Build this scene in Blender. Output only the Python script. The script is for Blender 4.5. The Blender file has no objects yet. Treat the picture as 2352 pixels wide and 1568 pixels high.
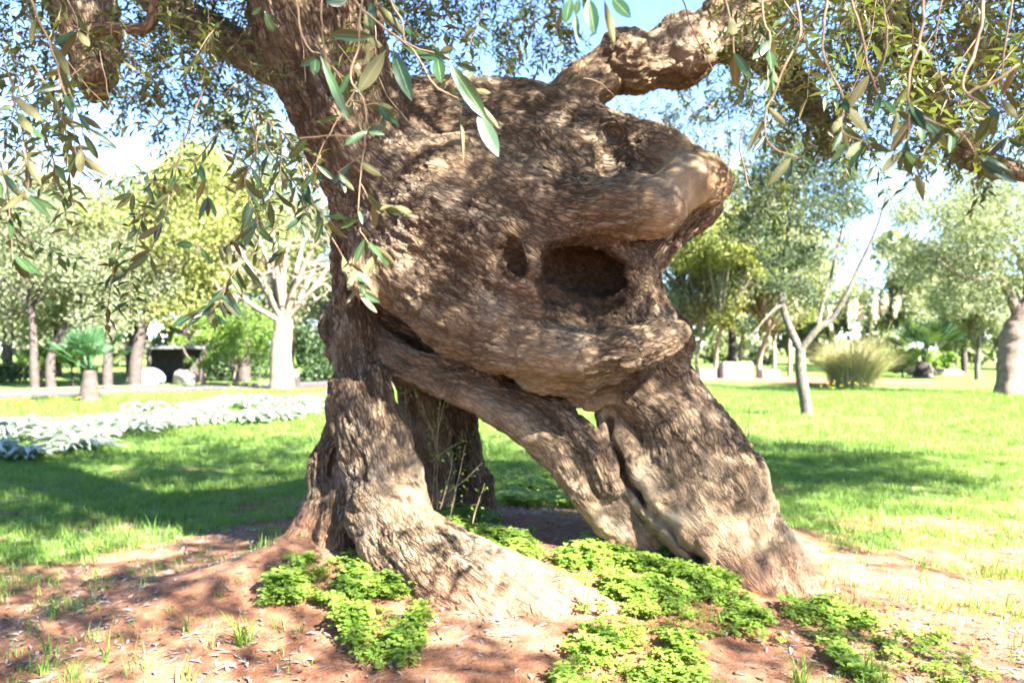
import bpy, bmesh, math, random
import numpy as np
from mathutils import Vector, Matrix, Euler

random.seed(7)
scene = bpy.context.scene
col = scene.collection

# ------------------------------------------------------------------ camera
FPX = 1829.0                      # focal length in units of a 2352 px wide picture
CAMZ = 1.45
PITCH = math.atan(16 / FPX)
cam_data = bpy.data.cameras.new('camera')
cam_data.sensor_width = 36.0
cam_data.lens = 36.0 * FPX / 2352.0
cam_data.clip_start = 0.02
cam_data.clip_end = 2000
cam_data.dof.use_dof = True
cam_data.dof.focus_distance = 2.4
cam_data.dof.aperture_fstop = 3.3
cam = bpy.data.objects.new('camera', cam_data)
col.objects.link(cam)
cam.location = (0, 0, CAMZ)
cam.rotation_euler = (math.pi / 2 + PITCH, 0, 0)
scene.camera = cam

# ------------------------------------------------------------------ sky, sun, exposure
SUN_ELEV = math.radians(40)
SUN_AZ = math.radians(46)         # towards the sun: behind the camera and to its right
SUN_DIR = Vector((math.sin(SUN_AZ) * math.cos(SUN_ELEV), -math.cos(SUN_AZ) * math.cos(SUN_ELEV), math.sin(SUN_ELEV)))
world = bpy.data.worlds.new('World')
scene.world = world
world.use_nodes = True
wnt = world.node_tree
sky = wnt.nodes.new('ShaderNodeTexSky')
sky.sky_type = 'NISHITA'
sky.sun_disc = False
sky.sun_elevation = SUN_ELEV
sky.sun_rotation = math.pi - SUN_AZ
sky.air_density = 0.75
sky.dust_density = 0.1
sky.ozone_density = 4.0
wbg = wnt.nodes['Background']
wnt.links.new(sky.outputs[0], wbg.inputs[0])
wbg.inputs[1].default_value = 0.052
sun_data = bpy.data.lights.new('sun', 'SUN')
sun_data.energy = 5.0
sun_data.angle = math.radians(0.53)
sun_data.color = (1.0, 0.93, 0.82)
sun = bpy.data.objects.new('sun', sun_data)
col.objects.link(sun)
sun.rotation_euler = SUN_DIR.to_track_quat('Z', 'Y').to_euler()
scene.view_settings.view_transform = 'Standard'
scene.view_settings.look = 'None'
scene.view_settings.gamma = 1.0
scene.view_settings.exposure = 3.85
scene.render.engine = 'CYCLES'
scene.cycles.use_denoising = True
scene.cycles.adaptive_threshold = 0.02
scene.cycles.max_bounces = 4
scene.cycles.diffuse_bounces = 3
scene.cycles.glossy_bounces = 2
scene.cycles.transmission_bounces = 2
scene.cycles.transparent_max_bounces = 6

# ------------------------------------------------------------------ helpers
def W(px, py, d):
    """point seen at picture position (2352 wide) at distance d along the view axis"""
    xr = (px - 1176.0) / FPX
    yr = -(py - 784.0) / FPX
    c, s = math.cos(PITCH), math.sin(PITCH)
    return Vector((d * xr, d * (c - yr * s), CAMZ + d * (s + yr * c)))

def hash3(ix, iy, iz, seed=0):
    h = (ix.astype(np.uint32) * np.uint32(374761393) + iy.astype(np.uint32) * np.uint32(668265263)
         + iz.astype(np.uint32) * np.uint32(2147483647) + np.uint32((seed * 974711 + 1013) & 0xffffffff))
    h = (h ^ (h >> np.uint32(13))) * np.uint32(1274126177)
    h = (h ^ (h >> np.uint32(16))) * np.uint32(2246822519)
    h = h ^ (h >> np.uint32(15))
    return h.astype(np.float32) / np.float32(4294967295.0)

def vnoise(p, seed=0):
    """value noise in about -1..1, p is (N,3)"""
    f = np.floor(p)
    i = f.astype(np.int64)
    t = (p - f).astype(np.float32)
    t = t * t * t * (t * (t * 6 - 15) + 10)
    x, y, z = i[:, 0], i[:, 1], i[:, 2]
    u, v, w = t[:, 0], t[:, 1], t[:, 2]
    out = 0
    for dx in (0, 1):
        for dy in (0, 1):
            for dz in (0, 1):
                h = hash3(x + dx, y + dy, z + dz, seed)
                out = out + h * ((u if dx else 1 - u) * (v if dy else 1 - v) * (w if dz else 1 - w))
    return out * 2 - 1

def fbm(p, octaves=4, seed=0):
    a, s, tot = 1.0, 0.0, 0.0
    q = p.copy()
    for o in range(octaves):
        s = s + a * vnoise(q, seed + o)
        tot += a
        a *= 0.5
        q = q * 2.03 + 17.3
    return s / tot

def seg_dist(x, y, a, b):
    ax, ay = a; bx, by = b
    dx, dy = bx - ax, by - ay
    t = np.clip(((x - ax) * dx + (y - ay) * dy) / (dx * dx + dy * dy), 0, 1)
    return np.hypot(x - ax - t * dx, y - ay - t * dy), t

def ground_z(x, y):
    """height of the ground (arrays)"""
    x = np.asarray(x, np.float64); y = np.asarray(y, np.float64)
    z = 0.29 * np.exp(-(((x + 0.05) / 2.0) ** 2 + ((y - 5.25) / 1.6) ** 2))
    for a, b, w, h0, h1 in RIDGES:
        d, t = seg_dist(x, y, a, b)
        z = z + (h0 + (h1 - h0) * t) * np.exp(-(d / w) ** 2)
    sh = np.shape(x)
    p = np.stack([x.ravel(), y.ravel(), np.zeros(x.size)], 1)
    near = np.clip(1.6 - np.hypot(p[:, 0], p[:, 1] - 5) / 9, 0.25, 1)
    n = fbm(p * 0.9, 3, 5) * 0.035 + fbm(p * 5.0, 3, 9) * 0.014
    n = (n * near).reshape(sh)
    far = np.clip((np.hypot(x, y) - 14) / 30, 0, 1)
    return z + n + far * 0.10 * np.sin(x * 0.07 + 1.0)

RIDGES = [((-1.25, 4.75), (-2.4, 4.0), 0.30, 0.13, 0.02),
          ((1.75, 4.55), (2.9, 3.9), 0.35, 0.02, 0.01)]

def gz(x, y):
    return float(ground_z(np.array([x]), np.array([y]))[0])

_DS = 1.5 * 1.025 ** np.arange(190)
def G(px, py, lift=0.0):
    """point of the ground seen at picture position"""
    r = np.array(W(px, py, 1.0)) - np.array((0, 0, CAMZ))
    ds = _DS
    for _ in range(2):
        z = ground_z(r[0] * ds, r[1] * ds)
        below = np.nonzero(CAMZ + r[2] * ds < z)[0]
        k = below[0] if len(below) else len(ds) - 1
        ds = np.linspace(ds[max(k - 1, 0)], ds[k], 24)
    d = ds[12] if k == 0 else ds[-1] if not len(below) else ds[12]
    # last refinement
    z = ground_z(r[0] * ds, r[1] * ds)
    below = np.nonzero(CAMZ + r[2] * ds < z)[0]
    d = ds[below[0]] if len(below) else ds[-1]
    x, y = r[0] * d, r[1] * d
    return Vector((x, y, gz(x, y) + lift))

def tag(o, label=None, category=None, group=None, kind=None):
    if label: o['label'] = label
    if category: o['category'] = category
    if group: o['group'] = group
    if kind: o['kind'] = kind
    return o

def empty(name, loc=(0, 0, 0), rz=0.0):
    o = bpy.data.objects.new(name, None)
    o.empty_display_size = 0.2
    o.location = loc
    o.rotation_euler = (0, 0, rz)
    col.objects.link(o)
    return o

def mesh_from(name, verts, faces, smooth=True):
    me = bpy.data.meshes.new(name)
    if isinstance(verts, np.ndarray) and isinstance(faces, np.ndarray):
        nv, nf, k = len(verts), len(faces), faces.shape[1]
        me.vertices.add(nv)
        me.vertices.foreach_set('co', verts.astype(np.float32).ravel())
        me.loops.add(nf * k)
        me.loops.foreach_set('vertex_index', faces.astype(np.int32).ravel())
        me.polygons.add(nf)
        me.polygons.foreach_set('loop_start', np.arange(0, nf * k, k, dtype=np.int32))
        me.update(calc_edges=True)
    else:
        me.from_pydata([tuple(v) for v in verts], [], [tuple(f) for f in faces])
        me.update()
    if smooth:
        me.polygons.foreach_set('use_smooth', np.ones(len(me.polygons), dtype=bool))
    return me

def add_obj(name, me, mats=None, parent=None, loc=None):
    o = bpy.data.objects.new(name, me)
    col.objects.link(o)
    if mats is not None and len(me.materials) == 0:
        for m in (mats if isinstance(mats, (list, tuple)) else [mats]):
            me.materials.append(m)
    if parent is not None:
        o.parent = parent
    if loc is not None:
        o.location = loc
    return o

def copy_tree(o, parent=None):
    c = o.copy()
    col.objects.link(c)
    c.parent = parent
    for ch in list(o.children):
        copy_tree(ch, c)
    return c

# ------------------------------------------------------------------ material helper
class MT:
    def __init__(self, name):
        self.m = bpy.data.materials.new(name)
        self.m.use_nodes = True
        self.nt = self.m.node_tree
        self.nt.nodes.clear()
        self.out = self.nt.nodes.new('ShaderNodeOutputMaterial')
    def n(self, typ, **kw):
        nd = self.nt.nodes.new(typ)
        for k, v in kw.items():
            if k.startswith('i_'):
                key = k[2:]
                key = int(key) if key.isdigit() else key.replace('_', ' ')
                s = nd.inputs[key]
                if hasattr(v, 'is_output'):
                    self.nt.links.new(v, s)
                else:
                    s.default_value = v
            else:
                setattr(nd, k, v)
        return nd
    def l(self, a, b):
        self.nt.links.new(a, b)
    def math(self, op, a, b=None, c=None, clamp=False):
        nd = self.nt.nodes.new('ShaderNodeMath'); nd.operation = op; nd.use_clamp = clamp
        for i, v in enumerate((a, b, c)):
            if v is None: continue
            if hasattr(v, 'is_output'): self.nt.links.new(v, nd.inputs[i])
            else: nd.inputs[i].default_value = v
        return nd.outputs[0]
    def mix(self, fac, a, b, blend='MIX'):
        nd = self.nt.nodes.new('ShaderNodeMix'); nd.data_type = 'RGBA'; nd.blend_type = blend
        for s, v in ((nd.inputs[0], fac), (nd.inputs[6], a), (nd.inputs[7], b)):
            if hasattr(v, 'is_output'): self.nt.links.new(v, s)
            elif isinstance(v, (int, float)): s.default_value = v
            else: s.default_value = (*v[:3], 1)
        return nd.outputs[2]
    def ramp(self, fac, stops):
        nd = self.nt.nodes.new('ShaderNodeValToRGB')
        els = nd.color_ramp.elements
        while len(els) < len(stops): els.new(0.5)
        for e, (p, c) in zip(els, stops):
            e.position = p
            e.color = (*c[:3], 1) if not isinstance(c, (int, float)) else (c, c, c, 1)
        self.nt.links.new(fac, nd.inputs[0])
        return nd.outputs[0]
    def noise(self, scale, detail=4, rough=0.55, vec=None, out=0, dist=0.0):
        nd = self.nt.nodes.new('ShaderNodeTexNoise')
        nd.inputs['Scale'].default_value = scale
        nd.inputs['Detail'].default_value = detail
        nd.inputs['Roughness'].default_value = rough
        nd.inputs['Distortion'].default_value = dist
        if vec is not None: self.nt.links.new(vec, nd.inputs['Vector'])
        return nd.outputs[out]
    def attr(self, name, out='Fac'):
        nd = self.nt.nodes.new('ShaderNodeAttribute'); nd.attribute_name = name
        return nd.outputs[out]
    def objco(self):
        return self.nt.nodes.new('ShaderNodeTexCoord').outputs['Object']
    def bump(self, h, dist, strength=1.0, normal=None):
        nd = self.nt.nodes.new('ShaderNodeBump')
        nd.inputs['Distance'].default_value = dist
        nd.inputs['Strength'].default_value = strength
        self.nt.links.new(h, nd.inputs['Height'])
        if normal is not None: self.nt.links.new(normal, nd.inputs['Normal'])
        return nd.outputs[0]
    def principled(self, color, rough=0.8, spec=0.3, normal=None):
        nd = self.nt.nodes.new('ShaderNodeBsdfPrincipled')
        s = nd.inputs['Base Color']
        if hasattr(color, 'is_output'): self.nt.links.new(color, s)
        else: s.default_value = (*color[:3], 1)
        if hasattr(rough, 'is_output'): self.nt.links.new(rough, nd.inputs['Roughness'])
        else: nd.inputs['Roughness'].default_value = rough
        nd.inputs['Specular IOR Level'].default_value = spec
        if normal is not None: self.nt.links.new(normal, nd.inputs['Normal'])
        return nd
    def leaf(self, color, tcolor, trans=0.35, rough=0.45, spec=0.3, normal=None):
        p = self.principled(color, rough, spec, normal)
        t = self.nt.nodes.new('ShaderNodeBsdfTranslucent')
        s = t.inputs['Color']
        if hasattr(tcolor, 'is_output'): self.nt.links.new(tcolor, s)
        else: s.default_value = (*tcolor[:3], 1)
        mx = self.nt.nodes.new('ShaderNodeMixShader')
        mx.inputs[0].default_value = trans
        self.nt.links.new(p.outputs[0], mx.inputs[1]); self.nt.links.new(t.outputs[0], mx.inputs[2])
        self.nt.links.new(mx.outputs[0], self.out.inputs[0])
        return self.m
    def done(self, shader):
        self.nt.links.new(shader.outputs[0], self.out.inputs[0])
        return self.m
# ------------------------------------------------------------------ the old olive: one carved implicit surface
# every chain: list of (px, py, depth, radius in px at that depth)
CH = []     # (op, k, rough, pale, points)
def add(points, k=0.10, rough=1.0, pale=0.0): CH.append(('+', k, rough, pale, points))
def cut(points, k=0.05, rough=1.0, pale=-1.0): CH.append(('-', k, rough, pale, points))

# left limb rising out of the frame
add([(690,-140,5.35,142),(700,0,5.3,140),(742,140,5.2,134),(805,260,5.1,136),(880,390,5.0,140),(960,470,5.0,160)], .08)
add([(640,-140,5.0,60),(668,0,4.95,62),(715,140,4.85,62),(770,260,4.75,58),(830,360,4.7,60)], .06)
add([(800,-140,4.95,55),(810,0,4.95,60),(830,140,4.85,62),(870,260,4.8,62)], .07)
# main leaning body
add([(930,460,5.0,165),(1030,540,5.02,222),(1175,605,5.05,262),(1300,690,5.05,216),(1390,760,5.0,150)], .12)
add([(880,560,4.8,70),(900,620,4.75,75),(1000,690,4.7,95),(1120,745,4.65,100)], .10)
# back ridge running to the nose
add([(870,310,5.15,140),(1090,295,5.35,118),(1200,300,5.45,118),(1310,325,5.5,112),(1470,365,5.4,96),(1590,415,5.2,66)], .10)
add([(1300,280,5.2,40),(1420,300,5.05,38),(1520,340,4.95,50),(1590,390,4.85,45)], .08)
add([(1450,320,5.0,34),(1490,345,4.92,52),(1560,385,4.88,56)], .05)
add([(1120,300,5.0,60),(1230,330,4.85,50),(1300,385,4.75,40)], .08)
add([(1120,390,5.02,110),(1260,395,5.08,100),(1400,400,5.08,86),(1530,415,5.0,68)], .10)
add([(1285,388,4.84,20),(1345,380,4.84,17)], .05)
add([(1100,430,4.84,115),(1230,445,4.82,82),(1380,455,4.78,66),(1500,455,4.74,56)], .08, .9, 0)
# upper lip, smooth towards the nose
add([(1060,430,4.75,120),(1230,468,4.58,78),(1340,482,4.52,70),(1440,482,4.5,68),(1508,482,4.52,62)], .09, .85, .1)
add([(1500,480,4.52,62),(1545,445,4.60,60),(1580,415,4.70,60)], .06, .12, .6)
add([(1570,415,4.78,62),(1610,412,4.82,66),(1636,420,4.88,52)], .05, .15, .7)
# column right of the hollow
add([(1600,470,5.1,62),(1535,540,5.0,56),(1470,610,4.95,50),(1455,680,4.9,66),(1500,740,4.9,60)], .06, 1.0, -.15)
# lower lip and its knob
add([(1060,730,4.68,95),(1190,790,4.55,76),(1330,815,4.46,60),(1440,804,4.44,54),(1520,780,4.5,48)], .08, .85, .15)
add([(1500,785,4.5,45),(1552,768,4.62,36)], .05, .2, .6)
add([(1545,772,4.95,46),(1575,790,5.05,34),(1570,740,5.05,24)], .04, .9, 0)
add([(1240,845,4.65,60),(1340,865,4.62,50),(1450,855,4.65,45)], .06, .7, .1)
add([(1320,908,4.78,22),(1355,920,4.72,25),(1390,905,4.74,26)], .03, .25, .5)
# left knob
add([(836,600,4.66,30),(826,640,4.62,34),(850,668,4.62,30)], .04, .2, .4)
# left leg
add([(800,430,5.25,44),(818,600,5.28,58),(812,720,5.25,54),(820,830,5.12,56),(830,920,5.0,72),(862,1040,4.85,88),(884,1130,4.75,92),(905,1195,4.65,90)], .07)
add([(770,700,5.3,28),(748,755,5.3,24),(770,810,5.25,26)], .04)
add([(775,880,5.0,28),(778,960,4.95,30),(812,1050,4.78,34),(830,1130,4.65,36)], .04)
add([(870,860,4.95,22),(900,960,4.85,26),(940,1080,4.72,34),(955,1160,4.62,34)], .05, .7, .2)
# front root
add([(880,1180,4.6,85),(960,1270,4.45,100),(1040,1352,4.27,112),(1150,1435,4.08,108),(1290,1520,3.88,84),(1420,1600,3.7,50)], .08, .7, .08)
add([(930,1215,4.35,22),(1010,1290,4.2,26),(1090,1390,4.02,30),(1180,1480,3.85,26)], .05, .7, .1)
add([(880,1210,4.42,18),(950,1310,4.22,22),(1030,1420,4.02,24)], .05, .7, 0)
add([(820,1185,4.55,26),(860,1260,4.42,34),(930,1360,4.25,46),(1000,1455,4.05,62),(1090,1560,3.8,50)], .05, .6, .1)
add([(990,1225,4.5,46),(1100,1300,4.32,64),(1225,1370,4.16,74),(1370,1428,4.02,64),(1500,1490,3.88,48),(1640,1545,3.75,34)], .06, .6, .12)
# left foot
add([(780,960,5.1,26),(745,1050,5.02,38),(740,1095,5.0,37),(752,1140,4.95,42),(735,1200,4.9,52),(690,1265,4.85,52),(590,1325,4.75,44),(470,1380,4.6,34)], .05)
add([(790,1080,4.85,34),(782,1170,4.8,42),(770,1250,4.75,50),(740,1310,4.65,40)], .05)
# strut and the left strand of the right foot
add([(845,765,5.25,30),(940,840,5.02,44),(1090,893,4.9,50),(1225,968,4.87,66),(1340,1062,4.85,68),(1395,1150,4.87,72),(1475,1240,4.93,64),(1530,1305,4.98,54)], .06, .55, .1)
add([(1060,905,4.82,26),(1180,965,4.75,30),(1265,1035,4.72,32),(1330,1130,4.72,32),(1385,1200,4.76,32),(1440,1255,4.82,30)], .04, .3, .3)
add([(1180,905,4.84,24),(1280,945,4.77,30),(1370,1030,4.7,34),(1400,1110,4.72,36)], .04, .8, 0)
# neck and right leg
add([(1440,850,5.05,110),(1500,890,5.05,100),(1560,1000,5.03,122),(1622,1115,4.98,146),(1658,1180,4.93,132),(1715,1290,4.76,106),(1790,1400,4.5,92)], .08, .9, 0)
add([(1460,900,4.82,60),(1530,960,4.82,66),(1580,1060,4.78,74)], .08, .8, .1)
add([(1392,955,4.84,30),(1418,1010,4.8,38),(1452,1085,4.77,46),(1530,1170,4.74,60),(1612,1250,4.68,62),(1695,1325,4.56,62)], .05, .45, .25)
add([(1470,960,4.92,50),(1520,1060,4.86,74),(1590,1170,4.78,90),(1670,1260,4.68,84),(1740,1345,4.54,76)], .06, .7, .1)
add([(1760,1250,4.8,70),(1815,1330,4.66,62),(1865,1415,4.45,46)], .05, .6, 0)
add([(1535,735,5.12,40),(1546,800,5.12,46),(1540,880,5.1,60),(1560,950,5.05,60)], .05)
# rear legs and the dark mass behind the strut
add([(830,700,5.45,70),(1000,790,5.55,85),(1150,850,5.55,60),(1300,880,5.5,50)], .08)
add([(950,850,5.5,55),(985,1000,5.55,50),(1003,1100,5.6,46),(990,1215,5.6,56)], .05, .6, .2)
add([(1050,900,5.75,50),(1066,1020,5.8,44),(1085,1110,5.85,50),(1085,1215,5.9,60)], .05)
# right limb behind
add([(1230,330,5.55,80),(1330,205,5.65,66),(1390,160,5.7,58),(1440,142,5.7,78),(1500,140,5.75,66),(1570,112,5.75,86),(1620,92,5.8,64),(1660,60,5.8,70),(1760,-20,5.9,66),(1850,-120,6,64)], .06, .7, .1)
add([(1350,215,5.5,30),(1405,190,5.45,28)], .05, .6, .1)

# hollows
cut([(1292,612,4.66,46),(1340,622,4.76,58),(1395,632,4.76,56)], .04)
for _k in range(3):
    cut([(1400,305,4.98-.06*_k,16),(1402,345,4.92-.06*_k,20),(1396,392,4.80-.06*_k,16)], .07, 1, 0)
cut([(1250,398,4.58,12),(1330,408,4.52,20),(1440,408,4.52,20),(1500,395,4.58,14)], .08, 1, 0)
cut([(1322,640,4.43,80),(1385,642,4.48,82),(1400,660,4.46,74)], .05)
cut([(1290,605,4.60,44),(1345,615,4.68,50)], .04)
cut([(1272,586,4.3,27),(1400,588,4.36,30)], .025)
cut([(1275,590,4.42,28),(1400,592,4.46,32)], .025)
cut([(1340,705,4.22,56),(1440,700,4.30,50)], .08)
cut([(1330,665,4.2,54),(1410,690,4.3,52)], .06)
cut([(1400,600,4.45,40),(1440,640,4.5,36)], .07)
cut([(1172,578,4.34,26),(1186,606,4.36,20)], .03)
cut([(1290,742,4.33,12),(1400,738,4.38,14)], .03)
cut([(1390,915,4.6,26),(1490,880,4.62,24),(1560,850,4.75,22)], .06)
cut([(1180,330,4.95,18),(1235,350,4.85,14)], .04)
cut([(836,1235,4.5,22),(838,1262,4.5,24)], .03)
for _k in range(9):
    cut([(1400,965,4.84-.05*_k,6),(1404,1015,4.83-.05*_k,4),(1428,1060,4.82-.05*_k,6),(1434,1100,4.81-.05*_k,5),(1466,1132,4.80-.05*_k,7),(1490,1175,4.79-.05*_k,3),(1540,1212,4.78-.05*_k,4),(1560,1250,4.77-.05*_k,3),(1610,1288,4.76-.05*_k,6)], .05)
for _k in range(5):
    cut([(1452,960,4.80-.05*_k,4),(1480,1020,4.76-.05*_k,5),(1500,1060,4.74-.05*_k,3)], .03)
cut([(1668,1250,4.40,8),(1692,1250,4.40,9)], .06)
cut([(1748,1268,4.46,9),(1738,1282,4.46,8)], .06)
cut([(866,1010,4.55,10),(868,1025,4.55,8)], .02)

VOX = 0.0105
def build_trunk():
    allp = []
    chains = []
    for op, k, rough, pale, pts in CH:
        P = np.array([list(W(a, b, d)) for a, b, d, r in pts])
        R = np.array([r * d / FPX for a, b, d, r in pts])
        chains.append((op, k, rough, pale, P, R))
        if op == '+': allp.append(np.concatenate([P - R[:, None], P + R[:, None]]))
    allp = np.concatenate(allp)
    lo = allp.min(0) - 0.05; hi = allp.max(0) + 0.05
    lo[2] = max(lo[2], -0.25); hi[2] = min(hi[2], 4.3)
    lo[0] = max(lo[0], -2.2)
    dims = np.ceil((hi - lo) / VOX).astype(int) + 1
    ax = [(lo[i] + VOX * np.arange(dims[i])).astype(np.float32) for i in range(3)]
    D = np.full(tuple(dims), 0.25, np.float32)
    def cone(X, Y, Z, a, b, ra, rb):
        d = b - a
        L2 = float(d @ d)
        t = ((X - a[0]) * np.float32(d[0]) + (Y - a[1]) * np.float32(d[1]) + (Z - a[2]) * np.float32(d[2])) / np.float32(L2)
        np.clip(t, 0, 1, out=t)
        q = np.sqrt((X - a[0] - t * np.float32(d[0])) ** 2 + (Y - a[1] - t * np.float32(d[1])) ** 2 + (Z - a[2] - t * np.float32(d[2])) ** 2)
        return q - (np.float32(ra) + t * np.float32(rb - ra))
    for op, k, rough, pale, P, R in chains:
        m = 0.16
        l = np.clip(np.floor(((P - R[:, None]).min(0) - m - lo) / VOX).astype(int), 0, dims)
        h = np.clip(np.ceil(((P + R[:, None]).max(0) + m - lo) / VOX).astype(int) + 1, 0, dims)
        if (h <= l).any(): continue
        C = np.full(tuple(h - l), 0.25, np.float32)
        for j in range(len(P) - 1):
            pp, rr = P[j:j + 2], R[j:j + 2]
            l2 = np.clip(np.floor(((pp - rr[:, None]).min(0) - m - lo) / VOX).astype(int), l, h)
            h2 = np.clip(np.ceil(((pp + rr[:, None]).max(0) + m - lo) / VOX).astype(int) + 1, l, h)
            if (h2 <= l2).any(): continue
            X = ax[0][l2[0]:h2[0], None, None]; Y = ax[1][None, l2[1]:h2[1], None]; Z = ax[2][None, None, l2[2]:h2[2]]
            v = cone(X, Y, Z, P[j], P[j + 1], R[j], R[j + 1])
            s = tuple(slice(l2[i] - l[i], h2[i] - l[i]) for i in range(3))
            np.minimum(C[s], v, out=C[s])
        s = tuple(slice(l[i], h[i]) for i in range(3))
        A = D[s]
        k = np.float32(k)
        if op == '+':
            hh = np.maximum(k - np.abs(A - C), 0)
            D[s] = np.minimum(A, C) - hh * hh / (4 * k)
        else:
            hh = np.maximum(k - np.abs(A + C), 0)
            D[s] = np.maximum(A, -C) + hh * hh / (4 * k)
    # surface nets
    S = D < 0
    n0, n1, n2 = [d - 1 for d in D.shape]
    cnt = np.zeros((n0, n1, n2), np.int8)
    for a in (0, 1):
        for b in (0, 1):
            for c in (0, 1):
                cnt += S[a:a + n0, b:b + n1, c:c + n2]
    act = (cnt > 0) & (cnt < 8)
    idx = np.full(act.shape, -1, np.int32)
    I = np.argwhere(act)
    idx[act] = np.arange(len(I))
    acc = np.zeros((len(I), 3), np.float32); num = np.zeros(len(I), np.float32)
    corners = [(a, b, c) for a in (0, 1) for b in (0, 1) for c in (0, 1)]
    val = {c: D[I[:, 0] + c[0], I[:, 1] + c[1], I[:, 2] + c[2]] for c in corners}
    for c in corners:
        for e in range(3):
            if c[e] == 0:
                c2 = list(c); c2[e] = 1; c2 = tuple(c2)
                va, vb = val[c], val[c2]
                x = (va < 0) != (vb < 0)
                t = np.where(x, va / np.where(x, va - vb, 1), 0)
                pt = np.array(c, np.float32)[None] + t[:, None] * np.eye(3, dtype=np.float32)[e][None]
                acc += np.where(x[:, None], pt, 0); num += x
    V = (I + acc / num[:, None]) * VOX + lo
    quads = []
    for e in range(3):
        o1, o2 = [i for i in range(3) if i != e]
        sl0 = [slice(1, -1)] * 3; sl0[e] = slice(0, -1)
        sl1 = [slice(1, -1)] * 3; sl1[e] = slice(1, None)
        A = S[tuple(sl0)]; B = S[tuple(sl1)]
        for flip, mask in ((False, A & ~B), (True, ~A & B)):
            q = np.argwhere(mask)
            if len(q) == 0: continue
            base = q.copy(); base[:, o1] += 1; base[:, o2] += 1
            def at(d1, d2):
                b = base.copy(); b[:, o1] -= d1; b[:, o2] -= d2
                return idx[b[:, 0], b[:, 1], b[:, 2]]
            f = np.stack([at(1, 1), at(0, 1), at(0, 0), at(1, 0)], 1)
            if flip ^ (e == 1): f = f[:, ::-1]
            quads.append(f)
    Q = np.concatenate(quads)
    Q = Q[(Q >= 0).all(1)]
    # one smoothing pass
    for _ in range(2):
        s = np.zeros_like(V); c = np.zeros(len(V))
        for i in range(4):
            a, b = Q[:, i], Q[:, (i + 1) % 4]
            for d in range(3):
                s[:, d] += np.bincount(a, V[b, d], len(V)) + np.bincount(b, V[a, d], len(V))
            c += np.bincount(a, minlength=len(V)) + np.bincount(b, minlength=len(V))
        V = V * 0.4 + 0.6 * s / np.maximum(c, 1)[:, None]
    def normals(V):
        fn = np.cross(V[Q[:, 2]] - V[Q[:, 0]], V[Q[:, 3]] - V[Q[:, 1]])
        N = np.zeros_like(V)
        for i in range(4):
            for d in range(3): N[:, d] += np.bincount(Q[:, i], fn[:, d], len(V))
        return N / np.maximum(np.linalg.norm(N, axis=1), 1e-9)[:, None]
    N = normals(V)
    # bark: grain noise runs along each chain and is blended where chains meet
    n = len(V)
    wsum = np.full(n, 1e-6); crack = np.zeros(n); ridge = np.zeros(n); rg = np.zeros(n); pl = np.zeros(n)
    hol = np.zeros(n); flow = V.copy(); fw = np.zeros(n)
    for ci, (op, k, rough, pale, P, R) in enumerate(chains):
        mg = 0.10
        near = np.nonzero(((V > (P - R[:, None]).min(0) - mg) & (V < (P + R[:, None]).max(0) + mg)).all(1))[0]
        if len(near) == 0: continue
        U = V[near]; nn = len(near)
        bd = np.full(nn, 9.0); bq = np.zeros((nn, 3))
        cacc = np.zeros(3)
        for j in range(len(P) - 1):
            d = P[j + 1] - P[j]; L = np.linalg.norm(d); u = d / L
            t = np.clip(((U - P[j]) @ d) / (L * L), 0, 1)
            q = np.linalg.norm(U - P[j] - t[:, None] * d, axis=1) - (R[j] + t * (R[j + 1] - R[j]))
            m = q < bd
            al = (U - P[j]) @ u
            pq = U - cacc - 0.74 * al[:, None] * u
            bq[m] = pq[m]; bd = np.where(m, q, bd)
            cacc = cacc + 0.74 * L * u
        if op == '-':
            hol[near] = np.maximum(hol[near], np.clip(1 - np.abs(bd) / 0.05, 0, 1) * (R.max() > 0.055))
            continue
        w = np.exp(-np.maximum(bd, 0) / 0.022)
        m = w > 0.03
        if not m.any(): continue
        q = bq[m] + ci * 3.7
        warp = np.stack([vnoise(q * 9, 31), vnoise(q * 9, 32), vnoise(q * 9, 33)], 1)
        q2 = q + 0.022 * warp
        r1 = np.clip((vnoise(q2 * 21, 41) - 0.16) * 4.5, 0, 1)
        r2 = np.clip((vnoise(q2 * 47, 43) - 0.2) * 4.5, 0, 1)
        r3 = np.clip(1 - np.abs(vnoise(q2 * 17, 44)) * 4.5, 0, 1)
        cr = np.maximum(np.maximum(r1, 0.8 * r2), 0.7 * r3)
        rd = fbm(q2 * np.array([7.0, 7.0, 7.0]), 3, 51)
        wm = w[m]; g = near[m]
        dm = wm > fw[g]
        flow[g[dm]] = q[dm]; fw[g[dm]] = wm[dm]
        crack[g] += wm * cr; ridge[g] += wm * rd; rg[g] += wm * rough; pl[g] += wm * pale
        wsum[g] += wm
    crack /= wsum; ridge /= wsum; rg /= wsum; pl /= wsum
    patch = fbm(V * 3.1, 3, 77)
    rg2 = np.clip(rg + 0.75 * patch, 0.03, 1)
    fine = 1 - np.abs(fbm(V * 6.5, 3, 91)) * 3.2
    lump = fbm(V * 2.6, 4, 61) * 0.042 + fbm(V * 8, 2, 62) * 0.010
    disp = lump * (0.35 + 0.65 * rg2) + ridge * 0.020 * rg2 - crack * 0.022 * rg2 - np.clip(fine, 0, 1) ** 2 * 0.014
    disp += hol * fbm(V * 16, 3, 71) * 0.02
    V2 = V + N * disp[:, None]
    # bury nothing below the soil deeper than needed
    keep = V2[:, 2] > ground_z(V2[:, 0], V2[:, 1]) - 0.10
    fk = keep[Q].all(1)
    Q2 = Q[fk]
    used = np.zeros(n, bool); used[Q2.ravel()] = True
    remap = np.cumsum(used) - 1
    me = mesh_from('trunk', V2[used], remap[Q2])
    soil = np.clip(1 - (V2[:, 2] - ground_z(V2[:, 0], V2[:, 1]) + 0.16 * patch) / 0.20, 0, 1)
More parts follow.
